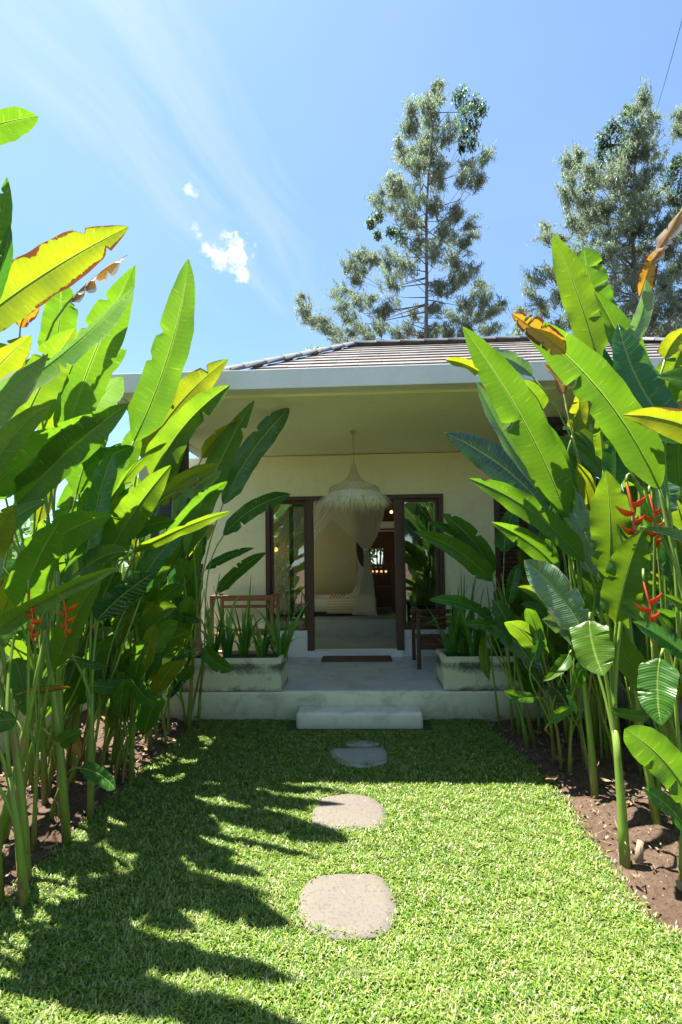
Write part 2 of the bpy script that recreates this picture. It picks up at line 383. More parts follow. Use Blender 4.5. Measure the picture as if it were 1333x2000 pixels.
leaf_mat('leaf_yellow', (0.16, 0.22, 0.015), (0.22, 0.24, 0.015), (0.42, 0.48, 0.010), 0.52, edge=(0.25, 0.10, 0.03), edge_w=0.02)
leaf_mat('leaf_burnt', (0.14, 0.22, 0.015), (0.18, 0.23, 0.015), (0.36, 0.46, 0.010), 0.5, edge=(0.24, 0.075, 0.02), edge_w=0.10)
leaf_mat('leaf_dark', (0.030, 0.125, 0.026), (0.045, 0.16, 0.026), (0.09, 0.32, 0.02), 0.30, 0.22)
leaf_mat('leaf_gloss', (0.010, 0.060, 0.035), (0.012, 0.070, 0.035), (0.05, 0.25, 0.04), 0.22, 0.2, spec=0.9, bumpS=0.7)
leaf_mat('leaf_pale', (0.13, 0.25, 0.13), (0.17, 0.28, 0.14), (0.22, 0.45, 0.08), 0.35, 0.22, edge=(0.45, 0.42, 0.33), edge_w=0.03, spec=0.9)  # sky glare on waxy blades put into the lighter base colour; margin is dry
leaf_mat('leaf_dry', (0.34, 0.20, 0.12), (0.42, 0.28, 0.18), (0.45, 0.20, 0.06), 0.30, 0.6, edge=(0.55, 0.48, 0.42), edge_w=0.35)
leaf_mat('leaf_orange', (0.40, 0.20, 0.03), (0.42, 0.22, 0.03), (0.80, 0.35, 0.02), 0.45, 0.5, edge=(0.16, 0.05, 0.02), edge_w=0.25)
def stalk_mat():
    b = NB('stalk'); mp = b.n('ShaderNodeMapping'); b.set(mp.inputs['Vector'], b.pos()); mp.inputs['Scale'].default_value = (60, 60, 2.5)
    n = b.noise(1, 4, 0.6, mp.outputs[0]); big = b.noise(4, 3); rnd = b.n('ShaderNodeObjectInfo').outputs['Random']
    col = b.mix(n, (0.11, 0.23, 0.025), (0.20, 0.33, 0.045)); col = b.mix(b.math('MULTIPLY', rnd, 0.45), col, (0.27, 0.33, 0.06))
    col = b.mix(b.ramp(big, [(0.56, 0.0), (0.66, 0.75)]), col, (0.26, 0.18, 0.09))
    d = b.bsdf(col, 0.38, 0.5, b.bump(n, 0.3, 0.003)); t = b.n('ShaderNodeBsdfTranslucent', Color=(0.3, 0.5, 0.05))
    x = b.n('ShaderNodeMixShader', Fac=0.15); b.set(x.inputs[1], d); b.set(x.inputs[2], t.outputs[0]); return b.done(x.outputs[0])
stalk_mat()
def sword_mat():
    b = NB('sword_leaf'); g = b.n('ShaderNodeNewGeometry'); r = g.outputs['Random Per Island']
    col = b.ramp(r, [(0.0, (0.04, 0.15, 0.03)), (0.6, (0.10, 0.28, 0.035)), (1.0, (0.22, 0.40, 0.07))])
    d = b.bsdf(col, 0.4, 0.5); t = b.n('ShaderNodeBsdfTranslucent', Color=(0.2, 0.5, 0.05))
    x = b.n('ShaderNodeMixShader', Fac=0.3); b.set(x.inputs[1], d); b.set(x.inputs[2], t.outputs[0]); return b.done(x.outputs[0])
sword_mat()
def foliage(name, stops, tr, k=0.3):
    b = NB(name); g = b.n('ShaderNodeNewGeometry'); r = g.outputs['Random Per Island']
    col = b.mix(b.math('MULTIPLY', b.ramp(b.noise(0.9, 3), [(0.35, 0.0), (0.65, 1.0)]), 0.4), b.ramp(r, stops), stops[-1][1])
    d = b.bsdf(col, 0.5, 0.3); t = b.n('ShaderNodeBsdfTranslucent', Color=tr)
    x = b.n('ShaderNodeMixShader', Fac=k); b.set(x.inputs[1], d); b.set(x.inputs[2], t.outputs[0]); return b.done(x.outputs[0])
foliage('needles', [(0.0, (0.10, 0.15, 0.09)), (0.5, (0.17, 0.23, 0.15)), (0.85, (0.22, 0.26, 0.19)), (1.0, (0.31, 0.32, 0.26))], (0.25, 0.34, 0.20), 0.45)
foliage('tree_leaves', [(0.0, (0.04, 0.09, 0.04)), (0.5, (0.08, 0.14, 0.05)), (1.0, (0.16, 0.22, 0.09))], (0.12, 0.24, 0.06))
foliage('litter_mix', [(0.0, (0.05, 0.03, 0.02)), (0.6, (0.16, 0.10, 0.07)), (0.9, (0.20, 0.14, 0.10)), (1.0, (0.26, 0.21, 0.16))], (0.1, 0.06, 0.03), 0.05)
foliage('shrub_leaves', [(0.0, (0.025, 0.08, 0.02)), (0.5, (0.05, 0.14, 0.03)), (1.0, (0.12, 0.22, 0.04))], (0.2, 0.42, 0.05))
def glass():
    b = NB('window_glass'); t = b.n('ShaderNodeBsdfTransparent', Color=(0.62, 0.66, 0.62)); g = b.n('ShaderNodeBsdfGlossy', Roughness=0.0)
    fr = b.n('ShaderNodeFresnel', IOR=1.6); x = b.n('ShaderNodeMixShader', Fac=b.math('MULTIPLY_ADD', fr.outputs[0], 1.3, 0.20, clamp=True))
    b.set(x.inputs[1], t.outputs[0]); b.set(x.inputs[2], g.outputs[0]); return b.done(x.outputs[0])
glass()
def net():
    b = NB('net_cloth'); t = b.n('ShaderNodeBsdfTransparent'); d = b.n('ShaderNodeBsdfDiffuse', Color=(0.75, 0.79, 0.73)); tl = b.n('ShaderNodeBsdfTranslucent', Color=(0.75, 0.79, 0.73))
    m1 = b.n('ShaderNodeMixShader', Fac=0.5); b.set(m1.inputs[1], d.outputs[0]); b.set(m1.inputs[2], tl.outputs[0])
    x = b.n('ShaderNodeMixShader', Fac=0.58); b.set(x.inputs[1], t.outputs[0]); b.set(x.inputs[2], m1.outputs[0]); return b.done(x.outputs[0])
net()
def spread():
    b = NB('bedspread_weave'); p = b.n('ShaderNodeSeparateXYZ'); b.set(p.inputs[0], b.pos())
    zig = b.math('PINGPONG', b.math('MULTIPLY', p.outputs['X'], 36), 1.0)
    w = b.math('SINE', b.math('MULTIPLY', b.math('ADD', b.math('MULTIPLY', p.outputs['Z'], 44), b.math('MULTIPLY', zig, 0.9)), pi))
    col = b.mix(b.ramp(w, [(0.45, 0.0), (0.62, 1.0)]), (0.62, 0.55, 0.40), (0.30, 0.25, 0.16))
    return b.done(b.bsdf(col, 0.9, 0.1))
spread()
def emis(name, c, s):
    b = NB(name); e = b.n('ShaderNodeEmission', Color=c, Strength=s); return b.done(e.outputs[0])
emis('bulb_glow', (1.0, 0.45, 0.10), 5.0)
emis('bulb_small', (1.0, 0.5, 0.15), 1.5)
emis('strip_glow', (1.0, 0.45, 0.15), 0.5)
M = MATS

# ------------------------------------------------------------------ ground
PF, TZ, WY, CZ = 4.46, 0.271, 6.11, 2.95         # plinth front, terrace top, facade plane, soffit height
def sheet(name, pts, z, m, kind='structure'):
    o = mesh_obj(name, [(p[0], p[1], z) for p in pts], [tuple(range(len(pts)))], m); return tag(o, kind=kind)
sheet('ground', [(-400, -300), (400, -300), (400, 600), (-400, 600)], -0.02, M['soil'])
LE = [(375, 1428), (315, 1475), (250, 1532), (205, 1572), (160, 1618), (110, 1668), (60, 1716), (0, 1772)]
RE = [(962, 1428), (1012, 1472), (1062, 1520), (1098, 1560), (1125, 1610), (1160, 1660), (1205, 1722), (1245, 1775), (1290, 1812), (1335, 1842)]
LW = [gnd(*p) for p in LE]; RW = [gnd(*p) for p in RE]
LW = [(p.x, p.y) for p in LW] + [(-1.66, 1.5), (-1.7, 0.6), (-1.7, -3.0)]
RW = [(p.x, p.y) for p in RW] + [(2.3, 1.60), (2.3, -3.0)]
sheet('lawn', [(LW[0][0], PF+0.05)] + LW + RW[::-1] + [(RW[0][0], PF+0.05)], 0.006, M['turf_base'])
def interp(tab, y, k=1):
    t = sorted([(b, a) for a, b in tab]); ys = [q[0] for q in t]; xs = [q[1] for q in t]
    return np.interp(y, ys, xs)
# stepping stones
def stone_obj(outl, label, mat, th=0.045):
    pts = [gnd(px, py, 0.017) for px, py in outl]; c = sum(pts, Vector())/len(pts); n = len(pts)
    fine = []
    for i in range(n):                                   # Catmull-Rom through the outline
        p0, p1, p2, p3 = pts[i-1], pts[i], pts[(i+1) % n], pts[(i+2) % n]
        for k in range(6):
            t = k/6; fine.append(0.5*((2*p1)+(p2-p0)*t+(2*p0-5*p1+4*p2-p3)*t*t+(3*p1-p0-3*p2+p3)*t**3))
    fine = [p+(p-c)*0.02*noise.noise(p*14) for p in fine]
    vs = []; fs = []; m = len(fine)
    for s_, z in ((1.0, -0.01), (1.0, 0.012), (0.985, 0.017), (0.7, 0.018), (0.35, 0.018)):
        for p in fine:
            q = c+(p-c)*s_; vs.append((q.x, q.y, z+(0.004*noise.noise(Vector((q.x*9, q.y*9, 0))) if s_ < 0.99 else 0)))
    for r in range(4):
        for i in range(m): fs.append((r*m+i, r*m+(i+1) % m, (r+1)*m+(i+1) % m, (r+1)*m+i))
    vs.append((c.x, c.y, 0.018)); fs += [(4*m+i, 4*m+(i+1) % m, 5*m) for i in range(m)]
    return tag(mesh_obj('stepping_stone', vs, fs, M[mat], smooth=True), label, 'stepping stone', 'stepping stones leading to the porch')
ST = [[(620, 1712), (690, 1705), (745, 1712), (768, 1745), (776, 1785), (757, 1818), (715, 1832), (650, 1832), (604, 1815), (582, 1785), (588, 1740)],
      [(630, 1560), (668, 1551), (715, 1554), (744, 1570), (756, 1592), (748, 1616), (710, 1623), (655, 1622), (616, 1612), (610, 1590)],
      [(646, 1464), (690, 1460), (748, 1460), (756, 1478), (752, 1490), (700, 1498), (660, 1488)],
      [(678, 1448), (712, 1446), (738, 1449), (736, 1456), (700, 1457), (680, 1456)]]
stone_obj(ST[0], 'largest round beige stepping stone in the sunlit grass, nearest the camera', 'path_stone')
stone_obj(ST[1], 'round beige stepping stone half way along the lawn, touched by leaf shadow', 'path_stone')
stone_obj(ST[2], 'dark grey angular stepping stone in the shade of the eaves', 'dark_stone')
stone_obj(ST[3], 'small dark rough stone fragment between the angular stepping stone and the porch step', 'dark_stone')
STW = [[(gnd(*p).x, gnd(*p).y) for p in s] for s in ST]
def inside(poly, x, y):
    r = np.zeros(len(x), bool); n = len(poly)
    for i in range(n):
        x0, y0 = poly[i]; x1, y1 = poly[(i+1) % n]
        c = ((y0 > y) != (y1 > y)) & (x < (x1-x0)*(y-y0)/((y1-y0) or 1e-9)+x0); r ^= c
    return r
# planting beds: raked soil with crumbs
def bed(x0, x1, y0, y1, name):
    nx, ny = int((x1-x0)/0.025), int((y1-y0)/0.025)
    X, Y = np.meshgrid(np.linspace(x0, x1, nx), np.linspace(y0, y1, ny)); v = []
    for x, y in zip(X.ravel(), Y.ravel()):
        v.append((x, y, -0.012+0.028*noise.noise(Vector((x*2.2, y*2.2, 3)))+0.022*noise.noise(Vector((x*9, y*9, 1)))+0.016*noise.noise(Vector((x*27, y*27, 5)))))
    v = np.array(v)
    lw = interp([(a, b) for a, b in LW], v[:, 1]) if x0 < 0 else interp([(a, b) for a, b in RW], v[:, 1])
    d = (lw-v[:, 0]) if x0 < 0 else (v[:, 0]-lw)
    v[:, 2] += 0.03*np.clip(d*4, -1, 1)
    I = np.arange(nx*ny).reshape(ny, nx)
    f = np.stack([I[:-1, :-1], I[:-1, 1:], I[1:, 1:], I[1:, :-1]], -1).reshape(-1, 4)
    tag(mesh_obj(name, v, f, M['soil'], smooth=True), kind='structure')
bed(-2.85, -1.3, 0.8, 5.2, 'soil_bed'); bed(1.1, 2.85, 0.8, 5.2, 'soil_bed')
# leaf litter and pebbles on the soil
def litter():
    vs = []; fs = []
    for i in range(3000):
        s = random.choice((-1, 1)); y = random.uniform(1.3, 4.7)
        e = float(interp([(a, b) for a, b in (LW if s < 0 else RW)], y)); x = e+s*random.uniform(0.0, 1.1)
        L = random.uniform(0.002, 0.008) if random.random() < 0.96 else random.uniform(0.02, 0.06); w = L*random.uniform(0.3, 0.9) if L < 0.015 else random.uniform(0.0015, 0.004)
        a = random.uniform(0, pi); dx, dy = cos(a), sin(a); z = 0.035; b = len(vs); t = random.uniform(0, 0.012)
        vs += [(x-dx*L-dy*w, y-dy*L+dx*w, z), (x+dx*L-dy*w, y+dy*L+dx*w, z+t), (x+dx*L+dy*w, y+dy*L-dx*w, z+t), (x-dx*L+dy*w, y-dy*L-dx*w, z)]; fs.append((b, b+1, b+2, b+3))
    tag(mesh_obj('leaf_litter', vs, fs, M['litter_mix']), kind='stuff')
litter()
def dry_leaves():
    vs = []; fs = []
    for i in range(150):
        s = random.choice((-1, 1)); y = random.uniform(1.4, 4.6); e = float(interp([(a, b) for a, b in (LW if s < 0 else RW)], y)); x = e+s*random.uniform(-0.02, 1.1); c = Vector((x, y, 0.04)); a = random.uniform(0, 2*pi); L = random.uniform(0.03, 0.11); w = L*random.uniform(0.15, 0.35); t = Vector((cos(a), sin(a), 0)); n = Vector((-sin(a), cos(a), 0)); b = len(vs)
        for k in range(5):
            u = k/4-0.5; ww = w*(1-abs(u)*1.6)+0.001; z = Vector((0, 0, 0.02*abs(u)*random.uniform(0.5, 2)+random.uniform(0, 0.006)))
            vs += [c+t*L*u-n*ww+z+Vector((0, 0, 0.25*w)), c+t*L*u+z, c+t*L*u+n*ww+z+Vector((0, 0, 0.3*w))]
        for k in range(4): fs += [(b+3*k, b+3*k+1, b+3*k+4, b+3*k+3), (b+3*k+1, b+3*k+2, b+3*k+5, b+3*k+4)]
    tag(mesh_obj('dry_leaf_litter', vs, fs, M['dry_husk'], smooth=True), kind='stuff')
dry_leaves()
# grass: short broad blades, denser where the camera is near
def grass():
    poly = [(LW[0][0], PF+0.0)] + [(x+0.02, y) for x, y in LW] + [(x-0.02, y) for x, y in RW[::-1]] + [(RW[0][0], PF+0.0)]
    xs = []; ys = []
    for (y0, y1, dens) in ((-3.0, 0.9, 6500), (0.9, 2.0, 42000), (2.0, 3.0, 36000), (3.0, 4.5, 26000)):
        n = int((y1-y0)*4.8*dens); x = rng.uniform(-2.2, 2.6, n); y = rng.uniform(y0, y1, n)
        k = inside(poly, x + rng.normal(0, 0.04, n), y) & ((np.abs(x+0.03*y) < 0.80*y+0.25) | (y < 0.9)); xs.append(x[k]); ys.append(y[k])
    x = np.concatenate(xs); y = np.concatenate(ys)
    for s_ in STW[:3]:
        cx = np.mean([p[0] for p in s_]); cy = np.mean([p[1] for p in s_])
        k = ~inside([(cx+(p[0]-cx)*0.935, cy+(p[1]-cy)*0.935) for p in s_], x, y); x, y = x[k], y[k]
    k = ~((x > -0.68) & (x < 0.64) & (y > 4.16)); x, y = x[k], y[k]
    n = len(x); a = rng.uniform(0, 2*pi, n)
    cl = np.sin(x*23+np.sin(y*17)*2)*np.sin(y*29+np.sin(x*13)*2)         # tufts
    L = rng.uniform(0.016, 0.036, n)*(1+0.15*cl); w = rng.uniform(0.0011, 0.0033, n)*(1+0.10*(y-1)); lean = rng.uniform(0.25, 1.25, n); w = np.where(y < 0.9, w*2.6, w); L = np.where(y < 0.9, L*1.7, L)
    dx, dy = np.cos(a), np.sin(a); px, py = -dy, dx; z0 = 0.003+0.003*cl
    P = np.stack([x, y, z0], 1); D = np.stack([dx*np.sin(lean), dy*np.sin(lean), np.cos(lean)], 1)
    D2 = np.stack([dx*np.sin(lean+0.7), dy*np.sin(lean+0.7), np.cos(lean+0.7)], 1); Q = np.stack([px, py, np.zeros(n)], 1)*w[:, None]
    mid = P+D*(L*0.55)[:, None]; tip = mid+D2*(L*0.45)[:, None]
    v = np.stack([P-Q*0.6, P+Q*0.6, mid+Q, mid-Q, tip+Q*0.15, tip-Q*0.15], 1).reshape(-1, 3)
    b = np.arange(n)*6; f = np.concatenate([np.stack([b, b+1, b+2, b+3], 1), np.stack([b+3, b+2, b+4, b+5], 1)])
    tag(mesh_obj('grass', v, f, M['grass_blade']), kind='stuff')
grass()

# ------------------------------------------------------------------ the house
house = thing('villa', 'single-storey white plastered garden villa with a deep porch roof and grey tiled hip roof', 'house', (0.1, WY, 0))
WX0, WX1 = at(393, 1100, WY).x, at(968, 1100, WY).x
OX0, OX1 = at(520, 1100, WY).x, at(868, 1100, WY).x          # the timber opening
DX0, DX1 = at(606, 1120, WY).x, at(780, 1120, WY).x          # door posts
HZ = at(694, 968, WY).z; SZ = at(560, 1232, WY).z; TH = at(694, 1270, WY).z
TK = 0.16
w = MB()
w.box((WX0, WY, TZ), (OX0, WY+TK, CZ)).box((OX1, WY, TZ), (WX1, WY+TK, CZ)).box((OX0, WY, HZ), (OX1, WY+TK, CZ))
w.build('wall', M['wall_plaster'], house)
w = MB().box((OX0, WY+0.004, TZ), (DX0-0.03, WY+TK-0.004, SZ)).box((DX1+0.03, WY+0.004, TZ), (OX1, WY+TK-0.004, SZ)).box((DX0-0.03, WY-0.03, TZ), (DX1+0.03, WY+TK, TH))
w.build('low_wall', M['low_wall_plaster'], house)
# plinth and terrace floor, step
PX0, PX1 = -2.35, 2.35
w = MB().rbox((PX0, PF, -0.1), (PX1, WY+0.3, TZ), 0.02); o = w.build('plinth', M['plinth_concrete'], house)
w = MB().box((PX0+0.02, PF+0.05, TZ), (PX1-0.02, WY-0.002, TZ+0.004)); w.build('terrace_floor', M['terrace_cement'], house)
s0 = gnd(578, 1425); s1 = gnd(828, 1424)
w = MB().rbox((s0.x, s0.y, -0.1), (s1.x, PF+0.01, at(700, 1393, s0.y).z), 0.035, 4); w.build('step', M['step_concrete'], house)
# roof slab with fascia
FY = 3.72; EX0 = at(197, 745, FY).x; EX1 = 3.6; FZ = CZ+0.165
w = MB().box((EX0, FY, CZ-0.0), (EX1, FY+0.12, FZ)).box((EX0, FY+0.12, CZ), (EX0+0.12, 9.4, FZ)).box((EX1-0.12, FY+0.12, CZ), (EX1, 9.4, FZ)).box((EX0+0.12, 9.28, CZ), (EX1-0.12, 9.4, FZ))
w.build('fascia', M['fascia_paint'], house, 0.006)
w = MB().box((EX0+0.12, FY+0.12, CZ+0.012), (EX1-0.12, 9.28, CZ+0.15)); w.build('porch_ceiling', M['ceiling_plaster'], house)
# small drip bead along the soffit
w = MB().box((EX0+0.14, FY+0.17, CZ-0.008), (EX1-0.14, FY+0.20, CZ+0.011)); w.build('drip_moulding', M['ceiling_plaster'], house)
# tiled roof: courses of tiles on four slopes
RY0, RY1 = 3.98, 8.9; RX0, RX1 = at(372, 738, RY0).x, 6.0
AY = 6.44; AZ = at(690, 679, AY).z; AX0 = at(690, 679, AY).x; AX1 = at(1060, 666, AY).x
RZ = FZ+0.0
def slope(mb, a, b, c, d, rows, tw):
    """a-b eave, d-c ridge; courses step like shingles"""
    a, b, c, d = map(Vector, (a, b, c, d)); nrm = (b-a).cross(d-a).normalized()
    if nrm.z < 0: nrm = -nrm
    for r in range(rows):
        t0, t1 = r/rows, (r+1.18)/rows; t1 = min(t1, 1.0)
        e0, e1 = a.lerp(d, t0), b.lerp(c, t0); g0, g1 = a.lerp(d, t1), b.lerp(c, t1)
        L = (e1-e0).length; n = max(1, int(L/tw)); off = 0.5*(r % 2)
        us = [0.0]+[(k+off)/n for k in range(0 if off else 1, n)]+[1.0]
        ed = (e1-e0).normalized()
        for u0, u1 in zip(us[:-1], us[1:]):
            if (u1-u0)*L < 0.02: continue
            gp = 0.0012/L; j = random.uniform(-0.004, 0.004); k1 = random.uniform(0, 0.006)
            p0, p1 = e0.lerp(e1, u0+gp), e0.lerp(e1, u1-gp)
            def up(p):                                    # straight up the slope from the eave edge
                dirn = nrm.cross(ed).normalized()
                if dirn.z < 0: dirn = -dirn
                return dirn
            h = (g0-e0).project(up(p0)).length; q0, q1 = p0+up(p0)*h, p1+up(p1)*h
            # clip against the hip lines
            for q, side in ((q0, 0), (q1, 1)):
                s = (q-g0).dot(ed)
                if side == 0 and s < 0: q0 = q+ed*(-s)
                if side == 1 and s > (g1-g0).length: q1 = q-ed*(s-(g1-g0).length)
            if (q1-q0).dot(ed) <= 0: q1 = q0+ed*0.001
            lift = nrm*(0.022+j*0.4+k1*0.4); lo = nrm*0.002
            mb.add([p0+lo-nrm*0.01, p1+lo-nrm*0.01, p1+lift, p0+lift, q0+nrm*0.006, q1+nrm*0.006], [(0, 1, 2, 3), (3, 2, 5, 4), (0, 3, 4), (1, 5, 2)])
C00, C10, C11, C01 = (RX0, RY0, RZ), (RX1, RY0, RZ), (RX1, RY1, RZ), (RX0, RY1, RZ); A0, A1 = (AX0, AY, AZ), (AX1, AY, AZ)
w = MB(); slope(w, C00, C10, A1, A0, 11, 0.24); slope(w, C11, C01, A0, A1, 11, 0.24)
slope(w, C01, C00, A0, A0, 11, 0.24); slope(w, C10, C11, A1, A1, 11, 0.24)
w.add([C00, C10, C11, C01, A0, A1], [(0, 1, 5, 4), (1, 2, 5), (2, 3, 4, 5), (3, 0, 4)])
roof = w.build('roof', M['tile_terracotta'], house)
def cap(a, b, name='ridge_cap'):
    m = MB(); a = Vector(a); b = Vector(b); n = max(2, int((b-a).length/0.33))
    for k in range(n):
        p, q = a.lerp(b, k/n), a.lerp(b, (k+1.06)/n); z = Vector((0, 0, 0.035))
        t = (q-p).normalized(); x = t.cross(Vector((0, 0, 1))).normalized(); y = x.cross(t); vs = []
        for c_, r_ in ((p, 0.066), (q, 0.062)):
            for an in range(7): th = an/6*pi; vs.append(c_+z+x*r_*cos(th)+y*r_*0.8*sin(th))
        m.add(vs, [(i, i+1, i+8, i+7) for i in range(6)]+[tuple(range(7))], True)
    m.build(name, M['ridge_mortar'], roof)
cap(A0, A1); cap(C00, A0); cap(C10, A1); cap(C01, A0); cap(C11, A1)
# porch columns clad in dark slate, one with a small floodlight
def column(px):
    x = px; m = MB().rbox((x-0.15, 4.72, TZ+0.004), (x+0.15, 5.02, CZ+0.012), 0.008, 2); return m.build('column', M['slate_blocks'], house)
cxl = at(324, 1100, 4.75).x; cxr = at(1078, 1000, 4.75).x
column(cxl); column(cxr)
# timber door and window frames
def frame(lo, hi, t, y0, y1, name, parent, mat='frame_timber'):
    (x0, z0), (x1, z1) = lo, hi
    m = MB().box((x0, y0, z0), (x0+t, y1, z1)).box((x1-t, y0, z0), (x1, y1, z1)).box((x0+t, y0+0.002, z1-t), (x1-t, y1-0.002, z1)).box((x0+t, y0+0.002, z0), (x1-t, y1-0.002, z0+t))
    return m.build(name, M[mat], parent, 0.004)
m = MB().box((OX0, WY-0.03, HZ-0.055), (OX1, WY+0.10, HZ)).box((OX0, WY-0.03, SZ), (OX0+0.06, WY+0.10, HZ-0.055)).box((OX1-0.06, WY-0.03, SZ), (OX1, WY+0.10, HZ-0.055))
m.build('door_surround', M['frame_timber'], house, 0.004)
MB().box((DX0-0.04, WY-0.035, TH), (DX0+0.045, WY+0.10, HZ-0.057)).build('door_post', M['frame_timber'], house, 0.004)
MB().box((DX1-0.045, WY-0.035, TH), (DX1+0.05, WY+0.10, HZ-0.057)).build('door_post', M['frame_timber'], house, 0.004)
for x0, x1 in ((OX0+0.062, DX0-0.042), (DX1+0.052, OX1-0.062)):
    wf = frame((x0, SZ+0.0), (x1, HZ-0.058), 0.035, WY+0.005, WY+0.07, 'window', house)
    g = MB().box((x0+0.037, WY+0.034, SZ+0.037), (x1-0.037, WY+0.040, HZ-0.095)); g.build('pane', M['window_glass'], wf)
# sliding door leaf pushed behind the left window
dl = frame((OX0+0.30, TH+0.01), (OX0+0.60, HZ-0.07), 0.05, WY+0.105, WY+0.145, 'sliding_door', house)
# dark louvred shutters at the ends of the facade
for x0, x1 in ((WX0-0.55, WX0), (WX1, WX1+0.55)):
    lf = frame((x0, TZ+0.004), (x1, CZ-0.3), 0.07, WY-0.01, WY+0.06, 'shutter', house)
    m = MB(); z = TZ+0.10
    while z < CZ-0.42: m.add([(x0+0.07, WY, z), (x1-0.07, WY, z), (x1-0.07, WY+0.04, z+0.05), (x0+0.07, WY+0.04, z+0.05)], [(0, 1, 2, 3)]); z += 0.055
    m.build('louvres', M['frame_timber'], lf)
for x0, x1 in ((WX0-0.55, WX0), (WX1, WX1+0.55)):
    MB().box((x0, WY+0.062, TZ), (x1, WY+TK, CZ-0.3)).box((x0, WY+0.004, CZ-0.3), (x1, WY+TK, CZ)).build('end_wall', M['wall_plaster'], house)
# room: shell
RMX0, RMX1, RMY = -2.9, 2.9, 9.3
st0 = 7.25; PZ = at(694, 1211, st0).z
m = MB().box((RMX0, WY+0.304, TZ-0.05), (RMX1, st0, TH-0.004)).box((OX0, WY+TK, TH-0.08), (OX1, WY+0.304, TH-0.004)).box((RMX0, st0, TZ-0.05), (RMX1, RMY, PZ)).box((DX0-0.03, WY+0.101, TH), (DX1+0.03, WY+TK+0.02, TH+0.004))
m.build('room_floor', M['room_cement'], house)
wx0, wx1 = at(735, 1090, RMY).x, at(812*1.0, 1090, RMY).x
KX0, KX1 = at(738, 1090, RMY).x, at(750, 1090, RMY).x; K2, K3 = at(752.5, 1090, RMY).x, at(743+18, 1090, RMY).x
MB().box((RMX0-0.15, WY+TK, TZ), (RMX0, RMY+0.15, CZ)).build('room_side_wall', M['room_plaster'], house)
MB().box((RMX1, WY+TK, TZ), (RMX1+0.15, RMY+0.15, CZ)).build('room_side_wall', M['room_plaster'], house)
BX = at(690, 1100, RMY-0.5).x
z0, z1 = at(740, 1112, RMY).z, at(740, 1068, RMY).z
WL, WR = at(722, 1090, RMY).x, at(752, 1090, RMY).x
m = MB().box((RMX0, RMY, TZ), (WL, RMY+0.15, CZ)).box((WR, RMY, TZ), (RMX1, RMY+0.15, CZ)).box((WL, RMY, TZ), (WR, RMY+0.15, z0)).box((WL, RMY, z1), (WR, RMY+0.15, CZ))
m.build('room_back_wall', M['dark_teak'], house)
# yellow headboard wall behind the bed, stops short of the window
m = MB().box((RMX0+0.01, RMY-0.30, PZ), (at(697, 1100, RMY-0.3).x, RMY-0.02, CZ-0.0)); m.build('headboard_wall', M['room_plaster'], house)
bw = frame((WL, z0), (WR, z1), 0.03, RMY+0.02, RMY+0.08, 'back_window', house)
MB().box(((WL+WR)/2-0.012, RMY+0.03, z0+0.03), ((WL+WR)/2+0.012, RMY+0.07, z1-0.03)).build('mullion', M['frame_timber'], bw)

# ------------------------------------------------------------------ garden walls
def gwall(x0, x1, lab):
    t = thing('garden_wall', lab, 'wall', ((x0+x1)/2, 3, 0))
    MB().box((x0, -2.5, -0.05), (x1, 9.5, 1.08)).build('wall_face', M['garden_wall_plaster'], t)
    MB().box((x0-0.02, -2.52, 1.08), (x1+0.02, 9.52, 1.12)).build('coping', M['garden_wall_plaster'], t, 0.008)
LGX = at(22, 1460, gnd(22, 1460).y).x; RGX = gnd(1307, 1442).x
gwall(LGX-0.12, LGX, 'low white rendered garden wall behind the stalks of the left flower bed')
gwall(RGX, RGX+0.12, 'low white rendered garden wall behind the stalks of the right flower bed')

# ------------------------------------------------------------------ planters
def planter(x0, x1, y1, lab):
    z1 = at(700, 1285, PF+0.015).z; y0 = PF+0.015; t = thing('planter', lab, 'planter', ((x0+x1)/2, (y0+y1)/2, TZ+0.004), 'concrete planters at the porch edge')
    m = MB(); k = 0.045; z0 = TZ+0.005
    m.box((x0, y0, z0), (x1, y0+k, z1)).box((x0, y1-k, z0), (x1, y1, z1)).box((x0, y0+k, z0), (x0+k, y1-k, z1)).box((x1-k, y0+k, z0), (x1, y1-k, z1)).box((x0+k, y0+k, z0), (x1-k, y1-k, z0+0.04))
    m.build('trough', M['planter_concrete'], t, 0.006)
    MB().box((x0+k, y0+k, z0+0.04), (x1-k, y1-k, z1-0.035)).build('potting_soil', M['soil'], t)
    return z1
PLX1 = at(549, 1320, PF).x; PRX0 = at(868, 1320, PF).x
pz = planter(-1.75, PLX1, PF+0.46, 'left concrete planter with faint black mould, filled with sword-leaved plants')
planter(PRX0, 1.72, PF+0.46, 'right concrete planter with heavy black mould under its rim, filled with sword-leaved plants')
def sword(px, n, h, lab, name='sword_lily', depth=0.22, spread_=0.16):
    base = at(px, 1285, PF+depth); base.z = pz-0.04; v = []; f = []
    for i in range(n):
        a = random.uniform(0, 2*pi); L = h*random.uniform(0.4, 1.22); ln = random.uniform(0.03, spread_*1.6); w0 = random.uniform(0.011, 0.023)
        d = Vector((cos(a), sin(a)*0.7, 0)); pz_ = Vector((-sin(a+0.6), cos(a+0.6), 0)); b0 = base+d*random.uniform(0, 0.05); bb = len(v); K_ = 6
        bend = random.uniform(0.0, 1.0)**2*0.75
        for k in range(K_+1):
            t = k/K_; p = b0+Vector((0, 0, 1))*L*(t-bend*t**3)+d*L*(ln*t+bend*1.2*t**3); ww = w0*(0.6+0.9*t if t < 0.35 else 0.91*(1-((t-0.35)/0.65)**2)+0.03)
            v += [p-pz_*ww, p+d*0.004, p+pz_*ww]
        for k in range(K_): f += [(bb+3*k, bb+3*k+1, bb+3*k+4, bb+3*k+3), (bb+3*k+1, bb+3*k+2, bb+3*k+5, bb+3*k+4)]
    tag(mesh_obj(name, v, f, M['sword_leaf'], smooth=True), lab, 'plant', 'sword-leaved plants in the planters')
